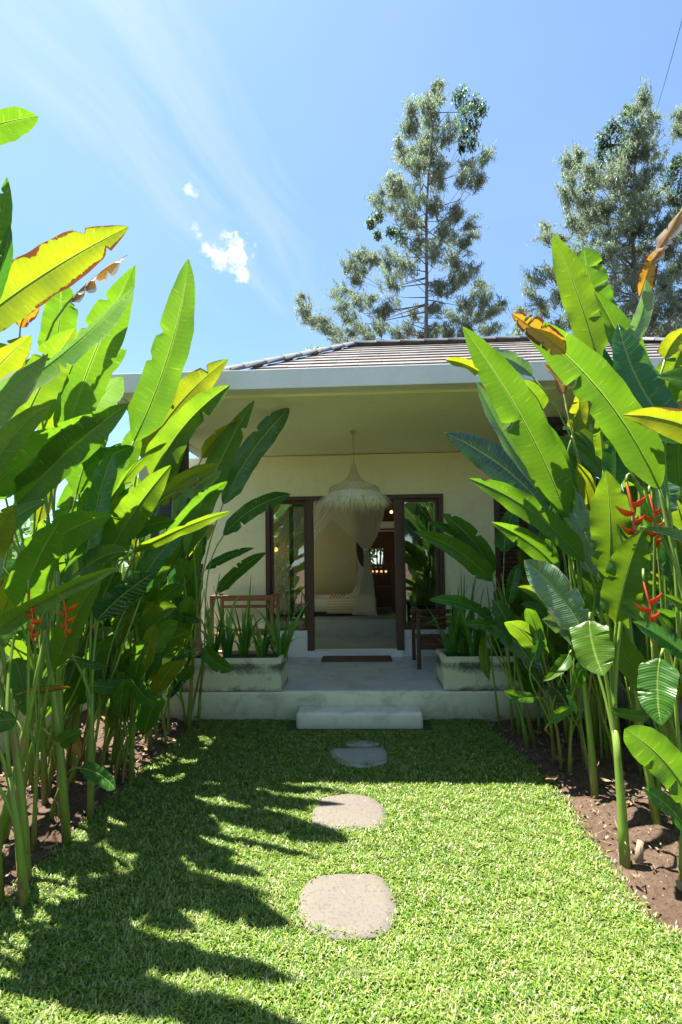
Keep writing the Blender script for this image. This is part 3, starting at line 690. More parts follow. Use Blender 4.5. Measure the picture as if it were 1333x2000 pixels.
sword(548, 30, 0.55, 'bushy pale green sword-leaved plant at the inner end of the left planter', spread_=0.3)
sword(512, 24, 0.46, 'small upright sword-leaved plant second from the inner end of the left planter')
sword(476, 20, 0.72, 'tall dark sword-leaved plant in the middle of the left planter, in front of the bench', depth=0.28, spread_=0.12)
sword(446, 22, 0.75, 'tall sword-leaved plant in front of the left half of the bench', depth=0.28, spread_=0.12)
sword(415, 22, 0.60, 'sword-leaved plant at the outer end of the left planter, half hidden by broad leaves')
sword(886, 30, 0.66, 'bushy sword-leaved plant at the inner end of the right planter, beside the dark chair', spread_=0.22)
sword(928, 28, 0.64, 'sword-leaved plant in the middle of the right planter', spread_=0.18)
sword(906, 16, 0.80, 'tall thin sword-leaved plant at the back of the right planter against the white wall', depth=0.34, spread_=0.1)
sword(968, 22, 0.66, 'sword-leaved plant at the outer end of the right planter, behind green stalks')

# ------------------------------------------------------------------ porch furniture
def bench():
    Y = 5.55; x0, x1 = at(410, 1180, Y).x, at(534, 1180, Y).x; zt = at(470, 1163, Y).z; zs = TZ+0.40
    t = thing('bench', 'orange-brown teak bench with a railed back against the porch wall, left of the door', 'bench', ((x0+x1)/2, Y, TZ+0.004))
    for x in (x0, x1-0.04):
        for y in (Y, Y+0.42): MB().box((x, y, TZ+0.004), (x+0.04, y+0.04, zt if y == Y else zt-0.03)).build('leg', M['teak'], t, 0.003)
    MB().box((x0+0.04, Y+0.004, zt-0.035), (x1-0.04, Y+0.036, zt)).build('top_rail', M['teak'], t, 0.003)
    for x in (x0, x1-0.04): MB().box((x-0.004, Y+0.04, zt-0.032), (x+0.044, Y+0.42, zt-0.002)).build('armrest', M['teak'], t, 0.003)
    MB().box((x0+0.04, Y+0.424, zt-0.10), (x1-0.04, Y+0.45, zt-0.065)).box((x0+0.04, Y+0.424, zt-0.19), (x1-0.04, Y+0.45, zt-0.155)).build('backrest', M['teak'], t, 0.003)
    MB().box((x0+0.04, Y+0.04, zs-0.03), (x1-0.04, Y+0.42, zs)).build('seat', M['teak'], t, 0.003)
bench()
def chair():
    Y = 5.35; x0 = at(814, 1200, Y).x; x1 = x0+0.55; za = at(820, 1196, Y).z; zs = TZ+0.34
    t = thing('armchair', 'dark brown timber armchair behind the right planter, right of the door', 'chair', ((x0+x1)/2, Y, TZ+0.004))
    for x in (x0, x1-0.042):
        for y in (Y, Y+0.5): MB().box((x, y, TZ+0.004), (x+0.042, y+0.042, za if y == Y else za+0.02)).build('leg', M['dark_teak'], t, 0.004)
        MB().box((x-0.006, Y-0.03, za), (x+0.048, Y+0.50, za+0.026)).build('armrest', M['dark_teak'], t, 0.004)
    MB().add([(x0+0.042, Y+0.01, zs), (x1-0.042, Y+0.01, zs), (x1-0.042, Y+0.5, zs-0.05), (x0+0.042, Y+0.5, zs-0.05), (x0+0.042, Y+0.01, zs-0.05), (x1-0.042, Y+0.01, zs-0.07), (x1-0.042, Y+0.5, zs-0.10), (x0+0.042, Y+0.5, zs-0.10)],
             [(0, 1, 2, 3), (7, 6, 5, 4), (0, 4, 5, 1), (1, 5, 6, 2), (2, 6, 7, 3), (3, 7, 4, 0)])
    m = MB(); m.box((x0+0.042, Y+0.02, zs-0.05), (x1-0.042, Y+0.50, zs-0.01)); m.build('seat', M['dark_teak'], t, 0.004)
    m = MB()
    for k in range(3): m.box((x0+0.042, Y+0.508, za-0.24+k*0.085), (x1-0.042, Y+0.53, za-0.19+k*0.085))
    m.build('backrest', M['dark_teak'], t, 0.004)
    m = MB()
    m.box((x0+0.042, Y+0.012, zs-0.115), (x1-0.042, Y+0.03, zs-0.052)); m.build('apron', M['dark_teak'], t, 0.003)
chair()
a = gnd(634, 1276.5, TZ); b = gnd(767, 1293, TZ)
m = MB().rbox((a.x, b.y, TZ+0.005), (b.x, a.y, TZ+0.022), 0.006, 2)
tag(m.build('doormat', M['coir']), 'flat brown coir doormat lying in front of the doorway', 'doormat')

# ------------------------------------------------------------------ woven pendant lamp
def pendant():
    Y = 5.02; top = at(691, 907, Y); x = top.x; S_ = Y/F
    t = thing('pendant_lamp', 'woven rattan pendant lamp with a straw fringe hanging from the porch ceiling', 'lamp', (x, Y, top.z-0.5))
    MB().tube([(x, Y, CZ+0.012), (x, Y, top.z-0.02)], 0.006, 6).lathe((x, Y, CZ-0.015), [(0.0, -0.012), (0.03, -0.01), (0.035, 0.02), (0.0, 0.026)], 12).build('cord', M['cord'], t)
    prof = [(5, 0), (6, 8), (8, 16), (12, 24), (18, 31), (26, 37), (35, 41), (43, 44), (48, 47), (50, 52), (51, 58)]
    P = [(r*S_, top.z-d*S_) for r, d in prof]
    def R_(u):
        i = min(int(u*(len(P)-1)), len(P)-2); fr = u*(len(P)-1)-i; return P[i][0]*(1-fr)+P[i+1][0]*fr, P[i][1]*(1-fr)+P[i+1][1]*fr
    m = MB()
    for k in range(26):
        for sgn in (1, -1):
            pts = []
            for j in range(27):
                u = j/26; r, z = R_(u); an = 2*pi*k/26+sgn*u*1.9; pts.append((x+r*cos(an), Y+r*sin(an), z))
            m.tube(pts, 0.0024, 3, False)
    for u in (0, 0.08, 0.16, 0.24, 0.33, 0.42, 0.5, 0.58, 0.64, 0.7, 0.78, 0.86, 0.93, 1.0):
        r, z = R_(u); m.tube([(x+r*cos(2*pi*j/28), Y+r*sin(2*pi*j/28), z) for j in range(29)], 0.0036 if u not in (0.7, 1.0) else 0.006, 4, False)
    m.build('shade', M['rattan'], t)
    v = []; f = []
    for k in range(620):
        u = random.choice((0.97, 1.0, 1.0, 1.0)); r, z = R_(u); an = random.uniform(0, 2*pi); L = random.uniform(0.09, 0.20)*(1.0 if u == 1 else 0.8)
        o_ = random.uniform(0.25, 1.5); d = Vector((cos(an+random.uniform(-.4, .4)), sin(an+random.uniform(-.4, .4)), 0)); p = Vector((x+r*cos(an), Y+r*sin(an), z))
        q = p+d*L*o_*0.45+Vector((0, 0, -L*0.42)); s_ = q+d*L*o_*0.25+Vector((0, 0, -L*0.45)); tt = Vector((-sin(an), cos(an), 0))*0.0032; b_ = len(v)
        v += [p-tt, p+tt, q+tt, q-tt, s_+tt*0.4, s_-tt*0.4]; f += [(b_, b_+1, b_+2, b_+3), (b_+3, b_+2, b_+4, b_+5)]
    mesh_obj('fringe', v, f, M['raffia'], t)
    MB().lathe((x, Y, top.z-0.25), [(0.0, -0.04), (0.02, -0.035), (0.03, -0.01), (0.02, 0.03), (0.012, 0.06), (0.012, 0.10)], 12).build('bulb', M['white_plastic'], t)
pendant()

# ------------------------------------------------------------------ room contents
def room():
    by0 = 7.75; bx1 = at(736, 1190, by0).x; bz0 = PZ+0.10; bz1 = at(690, 1168, by0).z; bxl = at(638, 1190, by0).x
    t = thing('bed', 'low white platform bed with a cream zigzag bedspread seen through the doorway', 'bed', (0, by0+0.7, PZ))
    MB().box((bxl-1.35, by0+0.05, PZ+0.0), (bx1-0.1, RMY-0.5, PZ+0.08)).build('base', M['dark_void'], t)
    MB().rbox((bxl-1.45, by0+0.02, PZ+0.08), (bx1-0.02, RMY-0.45, bz1-0.01), 0.04).build('mattress', M['bed_base'], t)
    MB().rbox((bxl, by0, PZ+0.05), (bx1, RMY-0.5, bz1), 0.03).build('bedspread', M['bedspread_weave'], t)
    # mosquito net: gathered panels falling from a ring on the ceiling
    t = thing('mosquito_net', 'sheer white mosquito net tied back above the bed', 'mosquito net', (0, by0, PZ))
    Yn = 7.45
    def panel(rows, folds, amp, seed):
        v = []; f = []; n = 72; rr = random.Random(seed); ph = [rr.uniform(0, 6) for _ in range(4)]
        R2 = []
        for i in range(len(rows)-1):
            for k in range(6):
                t_ = k/6; R2.append([rows[i][j]*(1-t_)+rows[i+1][j]*t_ for j in range(5)])
        R2.append(list(rows[-1]))
        for (xl, yl, xr, yr, a_) in R2:
            for j in range(n+1):
                u = j/n; p = at(xl*(1-u)+xr*u, yl*(1-u)+yr*u+ (a_*0 ), Yn); p.y += amp*a_*sin(u*folds*2*pi+ph[0]+0.6*sin(u*9+ph[1])); v.append(p)
        for i in range(len(R2)-1):
            for j in range(n): f.append((i*(n+1)+j, i*(n+1)+j+1, (i+1)*(n+1)+j+1, (i+1)*(n+1)+j))
        mesh_obj('net_panel', v, f, M['net_cloth'], t, smooth=True)
    panel([(618, 950, 762, 950, 1), (630, 985, 754, 985, 1), (652, 1015, 748, 1015, 1), (676, 1040, 738, 1045, .8), (700, 1062, 728, 1064, .6), (709, 1072, 721, 1074, .4), (711, 1085, 723, 1088, .4), (710, 1110, 727, 1112, .7), (704, 1140, 731, 1140, 1), (697, 1168, 734, 1170, 1.1), (692, 1190, 735, 1190, 1.2), (688, 1201, 737, 1203, 1.2)], 17, 0.012, 1)
    panel([(560, 950, 690, 950, 1), (555, 1000, 672, 985, 1), (550, 1040, 650, 1012, 1), (535, 1062, 618, 1050, .8), (530, 1085, 590, 1080, .7), (530, 1110, 575, 1105, .5), (530, 1150, 578, 1150, .7), (530, 1200, 583, 1200, 1)], 14, 0.012, 2)
    # the net sweeps down in a curve beside the bed
    panel([(697, 1075, 700, 1100, .3), (699, 1110, 712, 1110, .4), (697, 1140, 706, 1142, .5), (688, 1158, 704, 1162, .6), (668, 1166, 704, 1172, .6)], 3, 0.015, 3)
    MB().tube([(at(715, 1070, Yn).x+0.03*cos(a), Yn+0.03*sin(a), at(700, 1073, Yn).z) for a in np.linspace(0, 2*pi, 16)], 0.012, 5).build('tie', M['linen'], t)
    # wall lamp glowing on the yellow wall behind the left window
    Y = RMY-0.42; p = at(540, 1073, Y)
    t = thing('wall_lamp', 'small orange glowing wall lamp seen through the left window', 'lamp', (p.x, Y, p.z))
    MB().tube([(p.x, Y+0.11, p.z+0.06), (p.x, Y+0.03, p.z+0.08), (p.x, Y, p.z+0.04)], 0.008).lathe((p.x, Y+0.10, p.z+0.06), [(0, -0.03), (0.03, -0.03), (0.03, 0.03), (0, 0.03)], 10).build('bracket', M['black_metal'], t)
    MB().lathe((p.x, Y, p.z), [(0.0, -0.05), (0.025, -0.04), (0.034, -0.01), (0.025, 0.025), (0.01, 0.04), (0, 0.04)], 12).build('bulb', M['bulb_glow'], t)
    ld = bpy.data.lights.new('wall_lamp_light', 'POINT'); ld.energy = 0.7; ld.color = (1, 0.50, 0.16); ld.shadow_soft_size = 0.06
    lo = bpy.data.objects.new('wall_lamp_light', ld); COL.objects.link(lo); lo.parent = t; lo.location = (0, -0.09, 0)
    # small lamp at upper right, shelf with a lit strip, split air conditioner
    Y = 8.3; p = at(765, 1000, Y); t = thing('ceiling_lamp', 'tiny warm lamp hanging high in the dark right half of the room', 'lamp', (p.x, Y, p.z))
    MB().tube([(p.x, Y, CZ), (p.x, Y, p.z+0.03)], 0.004).build('cord', M['black_metal'], t)
    MB().lathe((p.x, Y, p.z), [(0.0, -0.03), (0.022, -0.02), (0.028, 0), (0.015, 0.025), (0, 0.03)], 12).build('bulb', M['bulb_small'], t)
    Y = 8.9; a, b = at(738, 1037, Y), at(768, 1018, Y); t = thing('air_conditioner', 'white wall air conditioner high in the dark right half of the room', 'air conditioner', (a.x, Y, a.z))
    MB().rbox((a.x, Y, a.z), (b.x+0.1, Y+0.2, b.z), 0.03).build('casing', M['white_plastic'], t); MB().box((a.x+0.03, Y-0.003, a.z+0.015), (b.x+0.07, Y, a.z+0.045)).build('vent', M['black_metal'], t)
    Y = 8.7; a, b = at(722, 1112, Y), at(770, 1120, Y); zc = (a.z+b.z)/2; t = thing('desk', 'dark desk with a warm lit edge behind the mosquito net', 'desk', ((a.x+b.x)/2, Y, PZ))
    MB().box((a.x, Y, b.z-0.05), (b.x+0.5, Y+0.4, b.z-0.01)).build('top', M['dark_teak'], t, 0.004)
    for x in (a.x+0.02, b.x+0.44): MB().box((x, Y+0.02, PZ), (x+0.04, Y+0.06, b.z-0.05)).build('leg', M['dark_teak'], t, 0.003)
    for k in range(4): q = at(729+k*9, 1117, Y); MB().box((q.x-0.03, Y+0.1, q.z-0.01), (q.x+0.025, Y+0.12, q.z+0.025)).build('light_strip', M['strip_glow'], t)
    # dark chair by the desk
    Y = 8.2; x = at(748, 1150, Y).x; t = thing('desk_chair', 'dark slatted chair standing at the desk inside', 'chair', (x, Y, PZ))
    for dx in (-0.2, 0.2):
        for dy in (0, 0.4): MB().box((x+dx-0.02, Y+dy-0.02, PZ), (x+dx+0.02, Y+dy+0.02, PZ+(0.44 if dy else 0.85))).build('leg', M['dark_teak'], t)
    MB().box((x-0.22, Y+0.022, PZ+0.44), (x+0.22, Y+0.42, PZ+0.47)).build('seat', M['dark_teak'], t)
    m = MB(); [m.box((x-0.16+k*0.08, Y-0.01, PZ+0.5), (x-0.13+k*0.08, Y+0.01, PZ+0.82)) for k in range(5)]; m.box((x-0.18, Y-0.012, PZ+0.82), (x+0.18, Y+0.012, PZ+0.86)); m.build('backrest', M['dark_teak'], t)
    # curtains behind the side windows
    for (pa, pb, lab) in ((848, 866, 'white curtain gathered at the right edge of the right window'), (519, 531, 'narrow sheer curtain gathered at the left edge of the left window')):
        Y = WY+0.24; xa, xb = at(pa, 1100, Y).x, at(pb, 1100, Y).x; v = []; f = []; n = 40
        for z in (TH+0.02, HZ+0.05):
            for j in range(n+1): u = j/n; v.append((xa+(xb-xa)*u, Y+0.025*sin(u*2*pi*5), z))
        f = [(j, j+1, n+2+j, n+1+j) for j in range(n)]
        tag(mesh_obj('curtain', v, f, M['linen'], smooth=True), lab, 'curtain', 'curtains beside the windows')
room()
# floodlight bracket on the right column
p = at(1098, 838, 4.66); t = thing('porch_floodlight', 'small dark floodlight with a pale lens at the top of the right column', 'lamp', (p.x, 4.70, p.z))
MB().rbox((p.x-0.075, 4.62, p.z-0.05), (p.x+0.075, 4.69, p.z+0.06), 0.01, 2).build('housing', M['black_metal'], t)
MB().box((p.x-0.01, 4.612, p.z-0.02), (p.x+0.055, 4.619, p.z+0.015)).build('lens', M['raffia'], t)
MB().tube([(p.x-0.04, 4.66, p.z-0.05), (p.x-0.04, 4.66, p.z-0.11), (p.x+0.03, 4.71, p.z-0.13)], 0.008).build('bracket', M['black_metal'], t)

# ------------------------------------------------------------------ heliconias
def prof_w(t, round_=0.0):
    a = min(1.0, t/0.16)**0.62 if t < 0.16 else 1.0
    b = 1.0 if t < 0.50 else max(0.0, 1-((t-0.50)/0.5)**(2.3+round_*2.5))**0.85
    return a*b*(0.93+0.07*sin(t*3.0))
def blade(B, Mi, T, wid, side, fold=0.35, wave=0.55, round_=0.0, seed=0, tear=0.22, nu=7, nv=56, thick=0.0035):
    """one big leaf: spine B-Mi-T, half width wid, side = direction of the right half. returns verts, faces, uvs"""
    r_ = random.Random(seed); v = []; uv = []; f = []
    B, Mi, T = Vector(B), Vector(Mi), Vector(T); C = Mi*2-(B+T)*0.5
    L = (Mi-B).length+(T-Mi).length; ph = [r_.uniform(0, 6.3) for _ in range(8)]
    notches = [(r_.uniform(0.15, 0.92), r_.choice((-1, 1)), r_.uniform(0.2, 0.9)) for _ in range(int(tear*9+0.5))]
    x = Vector(side)
    for i in range(nv+1):
        t = i/nv; p = B*(1-t)**2+C*2*t*(1-t)+T*t*t; tg = ((C-B)*(1-t)+(T-C)*t).normalized()
        x = (Vector(side)-tg*Vector(side).dot(tg)).normalized(); n = x.cross(tg)
        W_ = wid*prof_w(t, round_)
        for j in range(-nu, nu+1):
            u = j/nu; s = 1 if u > 0 else -1; au = abs(u)
            fa = fold*(1+0.35*sin(t*5+ph[0])*0.6)+(0.16*sin(t*7+ph[1]) if s > 0 else 0.16*sin(t*6+ph[2]))*wave
            Wl = W_*(1+0.022*sin(t*21+ph[3]+s)+0.015*sin(t*47+ph[4]))
            for (tn, sn, dp) in notches:
                if sn == s: Wl *= 1-dp*math.exp(-((t-tn)/0.011)**2)
            curl = -au*au*0.20*W_
            ed = au**2*wave*W_*0.16*(sin(t*17+ph[5]*s)+0.5*min(1, L/0.6)*sin(t*31+ph[6]*s))*min(1, L/0.5)
            q = p+x*(u*Wl*cos(fa))+n*(au*Wl*sin(fa)+curl+ed)
            q = q-tg*(au**1.5*0.10*Wl)*(-1 if t < 0.12 else 1)*0.6
            v.append(q); uv.append((u, t*L))
    m = 2*nu+1
    for i in range(nv):
        for j in range(m-1): f.append((i*m+j, i*m+j+1, (i+1)*m+j+1, (i+1)*m+j))
    return v, f, uv, L
def rib(B, Mi, T, r0, v, f, uv, n=10):
    B, Mi, T = Vector(B), Vector(Mi), Vector(T); C = Mi*2-(B+T)*0.5; pts = []
    for i in range(n+1): t = i/n; pts.append(B*(1-t)**2+C*2*t*(1-t)+T*t*t)
    m = MB(); m.tube(pts, [r0*(1-0.85*i/n) for i in range(n+1)], 5); b = len(v)
    v += [Vector(p) for p in m.v]; f += [tuple(k+b for k in q) for q in m.f]; uv += [(0.0, 0.0)]*len(m.v)
def leaf_part(root, B, Mi, T, wid, side, mat, petiole=None, pr=0.006, label=None, **kw):
    v, f, uv, L = blade(B, Mi, T, wid, side, **kw)
    rib(B, Mi, T, min(0.0045, wid*0.06+0.001), v, f, uv)
    o = mesh_obj('leaf', v, f, M[mat], root, smooth=True, uv=uv)
    if label: o['label'] = label
    return o
def bez(p0, p1, p2, p3, n=12):
    return [p0*(1-t)**3+p1*3*t*(1-t)**2+p2*3*t*t*(1-t)+p3*t**3 for t in [i/n for i in range(n+1)]]
def shoot(root, base, targets, r0, twist=None):
    """stem from base; each target is (leaf base point, leaf direction); sheathing petioles leave it one after another"""
    base = Vector(base); targets = sorted(targets, key=lambda q: q[0].z)
    top = sum((q[0] for q in targets), Vector())/len(targets)
    J = base+(top-base)*0.50; J.z = min(J.z, max(0.25, min(q[0].z for q in targets)*0.86))
    ax = Vector((base.x*0.35+J.x*0.65, base.y*0.35+J.y*0.65, J.z*0.5))
    ax = base.lerp(J, 0.5)+Vector((0, 0, 0))
    low = base+Vector((0, 0, -0.03)); mid = base.lerp(J, 0.5)+Vector((base.x-J.x, base.y-J.y, 0))*0.12
    pts = [low, base.lerp(mid, 0.5)+(base.lerp(mid, .5)-base.lerp(J, .25))*0.3, mid, mid.lerp(J, 0.55), J]
    r0 = r0*0.85; m = MB(); m.tube(pts, [r0*1.12, r0*1.05, r0*0.92, r0*0.80, r0*0.70], 9)
    dry = MB()
    for k in range(3):
        a = random.uniform(0, 2*pi); d = Vector((cos(a), sin(a), 0))*r0*0.8; q = base.lerp(J, random.uniform(0.10, 0.30)); e = q+d*random.uniform(1.2, 3.5)+Vector((0, 0, random.uniform(-0.05, 0.08)))
        dry.tube([low+d, base.lerp(q, 0.6)+d, q+d, e], [r0*0.42, r0*0.36, r0*0.22, 0.002], 5)
    dry.build('dry_sheath', M['dry_husk'], root)
    for k in range(2):
        a = random.uniform(0, 2*pi); d = Vector((cos(a), sin(a), 0))*r0*0.55
        m.tube([low+d, base.lerp(J, 0.25)+d*0.9, base.lerp(J, random.uniform(0.35, 0.6))+d*0.7], [r0*0.62, r0*0.5, r0*0.12], 6)
    m.build('stem', M['stalk'], root)
    for k, (lb, ld) in enumerate(targets):
        fr = 0.55+0.45*k/max(1, len(targets)-1) if len(targets) > 1 else 1.0
        s = base.lerp(J, fr*0.98); h = (lb-s).length
        d0 = (J-base).normalized(); m = MB()
        m.tube(bez(s, s+d0*h*0.42, lb-Vector(ld)*h*0.30, lb, 10), [r0*0.50*(1-i/10)+0.0058*i/10 for i in range(11)], 6)
        m.build('leaf_stalk', M['stalk'], root)
def side_dir(B, T, roll):
    """sideways direction of a blade; roll turns it about the spine, 0 = broad side to the garden path"""
    t = (Vector(T)-Vector(B)).normalized(); mid = (Vector(B)+Vector(T))*0.5
    vdir = (mid-Vector((0, 0, 1.5))).normalized(); s = vdir.cross(t)
    s.normalize(); return Matrix.Rotation(roll, 3, t) @ s
def plant(label, rx, ry, r0, leaves, group=None, flowers=()):
    """rx, ry: foot of the plant on the ground (metres)"""
    base = Vector((rx, ry, 0.02)); t = thing('heliconia', label, 'plant', base, group); tg = []
    for lf in leaves:
        bx, by, tx, ty, wpx, Y, dY, bow, roll, fold, mat = lf[:11]; kw = lf[11] if len(lf) > 11 else {}
        kw = dict(kw); lab = kw.pop('lab', None); free = kw.pop('free', False)
        B = at(bx, by, Y); T = at(tx, ty, max(0.7, Y+dY)); n = Vector((-(ty-by), tx-bx)).normalized() if (tx, ty) != (bx, by) else Vector((1, 0))
        mp = ((bx+tx)/2+n.x*bow, (by+ty)/2+n.y*bow); Mi = at(mp[0], mp[1], max(0.7, Y+dY*0.42))
        if (T-B).length > 2.2: print('LONG', label, (T-B).length)
        fold = fold*1.35+0.10 if 'gloss' not in mat else fold; wid = wpx*0.46*(Y+dY*0.5)/F/max(0.35, cos(fold))
        leaf_part(t, B, Mi, T, wid, side_dir(B, T, roll), mat, seed=int(bx*7+ty), fold=fold, label=lab, **kw)
        C = Mi*2-(B+T)*0.5
        if not free: tg.append((B, (C-B).normalized()))
    shoot(t, base, tg, r0)
    for (fx, fy, Yf, sc) in flowers: flower(t, at(fx, fy, Yf), sc)
    return t
def flower(root, p, sc=1.0):
    r0_ = root_world(root); p = Vector(p); tp = p+Vector((-0.03, 0, 0.14))*sc; s0_ = Vector((r0_.x, r0_.y, tp.z*0.45))
    MB().tube(bez(s0_, s0_+Vector((0, 0, 0.5*tp.z)), tp+Vector((0, 0, 0.18)), tp, 12), 0.006, 5).build('flower_stalk', M['stalk'], root)
    """hanging zigzag of red boat-shaped bracts"""
    m = MB(); q = Vector(p); d = Vector((0.25, 0, -0.9)).normalized(); s = 1; pts = [q+Vector((-0.03, 0, 0.14))*sc, q]
    for k in range(5):
        L = (0.13-0.016*k)*sc; dirn = (Vector((s*0.95, 0.25*s*(-1)**k, 0.30-0.05*k))).normalized(); up = Vector((0, 0, 1)); sd = dirn.cross(up).normalized(); b = []
        K_ = 6
        for i in range(K_+1):
            t = i/K_; w_ = 0.020*sc*(sin(pi*min(1, t*1.02+0.06))**0.7); c = q+dirn*L*t+up*(-0.02*sc*sin(pi*t)+0.03*sc*t*t)
            b += [c+up*w_*1.1+sd*w_*0.5, c-up*w_*0.9, c+up*w_*1.1-sd*w_*0.5]
        m.add(b, [x for i in range(K_) for x in ((3*i, 3*i+1, 3*i+4, 3*i+3), (3*i+1, 3*i+2, 3*i+5, 3*i+4))], True)
        q = q+Vector((0.012*s, 0, -0.055))*sc; s = -s; pts.append(q.copy())
    m.tube(pts, 0.006*sc, 5); m.build('flower', M['petal_red'], root)
rd = {'round_': 1.0}
def gp(px, py): q = gnd(px, py, 0.02); return q.x, q.y
# leaves: base x,y  tip x,y  width (pixels), depth of base, depth change to the tip, sideways bow, roll, fold, material
L_ = 'left bed: '
plant('heliconia whose single tall blade stands upright against the sky left of the roof', -1.75, 3.3, 0.022, [
    (262, 862, 369, 505, 78, 3.25, -0.10, 16, 0.15, 0.18, 'leaf_green', dict(round_=0.0)),
    (185, 800, 240, 735, 62, 3.2, -0.1, -6, 0.5, 0.3, 'leaf_pale')])
plant('heliconia with a bright yellow blade reaching over the left end of the fascia', -1.72, 3.75, 0.020, [
    (278, 898, 447, 701, 62, 3.65, -0.05, -16, -0.15, 0.15, 'leaf_yellow'),
    (298, 935, 450, 752, 66, 3.55, -0.15, -18, -0.1, 0.45, 'leaf_bright'),
    (470, 1000, 425, 905, 10, 3.4, 0, 0, 0, 0.3, 'leaf_green')][:2])
plant('heliconia nearest the house with two long blades crossing the porch ceiling', -1.55, 4.15, 0.019, [
    (365, 1085, 498, 781, 52, 4.0, -0.2, -14, 0.0, 0.2, 'leaf_green'),
    (436, 985, 566, 797, 50, 4.1, 0.15, -12, 0.3, 0.15, 'leaf_dark', rd),
    (395, 895, 468, 815, 26, 3.9, -0.1, -6, 0.3, 0.5, 'leaf_yellow', dict(lab='small yellow leaf with a dried grey tip')),
    (455, 835, 470, 812, 12, 3.9, 0, 2, 0.2, 0.7, 'leaf_dry', dict(free=1))])
plant('heliconia with a blue-green leaf stretching in front of the left window corner', -1.50, 4.25, 0.016, [
    (437, 1046, 568, 965, 34, 4.15, -0.05, -14, 0.2, 0.2, 'leaf_dark', rd),
    (402, 1112, 497, 1070, 19, 4.2, -0.1, -6, 0.2, 0.2, 'leaf_dark'),
    (426, 1158, 521, 1079, 27, 4.1, -0.2, -8, 0.1, 0.2, 'leaf_green'),
    (400, 1262, 458, 1309, 32, 4.0, -0.2, 10, 0.2, 0.25, 'leaf_green'),
    (375, 1270, 290, 1292, 24, 3.9, -0.2, -5, 0.3, 0.3, 'leaf_green')])
plant('heliconia with a huge yellow blade with a burnt brown upper edge at the upper left', -1.62, 2.05, 0.024, [
    (-75, 655, 252, 443, 92, 2.2, -0.15, -12, -0.2, 0.25, 'leaf_burnt', dict(lab='huge yellow blade with burnt brown upper edge')),
    (-60, 790, 62, 655, 70, 2.3, -0.1, -8, 0.3, 0.3, 'leaf_yellow'),
    (-90, 900, 95, 690, 60, 2.1, -0.1, -10, 0.4, 0.5, 'leaf_pale')])
plant('heliconia with a long green blade whose left edge has dried into pale folds', -1.60, 2.5, 0.024, [
    (118, 885, 265, 517, 82, 2.7, -0.2, -10, 0.25, 0.3, 'leaf_green'),
    (-30, 795, 264, 560, 48, 2.3, -0.1, 14, 0.5, 0.55, 'leaf_pale', dict(tear=0.6)),
    (45, 830, 150, 640, 85, 2.6, -0.2, -6, -0.1, 0.2, 'leaf_bright')])
plant('heliconia carrying a shrivelled brown dead leaf high against the sky', -1.80, 2.75, 0.020, [
    (132, 592, 250, 497, 17, 2.8, -0.1, -6, 0.6, 0.9, 'leaf_dry', dict(lab='shrivelled brown dead leaf', tear=1.0, wave=2.0)),
    (100, 705, 118, 545, 66, 2.9, -0.15, 8, 0.0, 0.15, 'leaf_green', rd),
    (158, 765, 248, 683, 50, 3.0, -0.1, -10, 0.2, 0.25, 'leaf_green'),
    (40, 640, 78, 600, 30, 2.8, -0.1, -10, 0.2, 0.45, 'leaf_orange')])
plant('tallest heliconia at the left edge, its leaf tips entering the frame at the top', -1.55, 1.72, 0.024, [
    (-120, 300, 76, 228, 62, 1.8, 0.05, -14, 0.3, 0.35, 'leaf_green', dict(round_=0.6)),
    (-40, 545, 14, 345, 36, 1.8, -0.1, 12, 0.3, 0.25, 'leaf_green'),
    (-50, 640, 20, 437, 34, 1.85, -0.1, 12, 0.5, 0.25, 'leaf_dark')])
plant('heliconia with a broad dark blade spread across the middle of the left bed', -1.60, 2.2, 0.024, [
    (-50, 985, 208, 806, 84, 2.2, -0.05, -14, 0.5, 0.15, 'leaf_green'),
    (35, 985, 252, 788, 74, 2.3, -0.2, -10, -0.1, 0.3, 'leaf_green'),
    (-30, 1120, 30, 985, 60, 2.1, -0.15, -8, -0.2, 0.2, 'leaf_yellow'),
    (-30, 920, 118, 838, 50, 2.4, -0.15, -8, 0.3, 0.2, 'leaf_green')])
plant('heliconia with a folded lime green blade in the middle of the left bed', -1.62, 2.75, 0.022, [
    (205, 1098, 335, 908, 66, 2.8, -0.2, -8, -0.1, 0.35, 'leaf_bright'),
    (262, 1078, 452, 998, 28, 2.9, -0.2, -6, 0.5, 0.4, 'leaf_bright'),
    (58, 1092, 218, 1004, 72, 2.5, -0.15, -12, 0.2, 0.3, 'leaf_green'),
    (190, 1212, 302, 1118, 66, 2.8, -0.1, -6, 0.6, 0.25, 'leaf_gloss', dict(round_=0.3))])
plant('heliconia with a leaf whose tip has dried to pale curls near the dark column', -1.60, 3.2, 0.020, [
    (300, 988, 428, 906, 40, 3.2, -0.15, -10, 0.1, 0.3, 'leaf_yellow'),
    (345, 962, 432, 918, 24, 3.15, -0.15, 6, 0.7, 0.6, 'leaf_pale', dict(tear=0.8, wave=1.5)),
    (248, 1045, 343, 1016, 40, 3.2, -0.15, -6, 0.3, 0.2, 'leaf_green'),
    (170, 925, 262, 872, 60, 3.1, -0.1, -8, 0.5, 0.2, 'leaf_dark'),
    (325, 1060, 445, 940, 38, 3.3, -0.1, -10, 0.3, 0.4, 'leaf_green')])
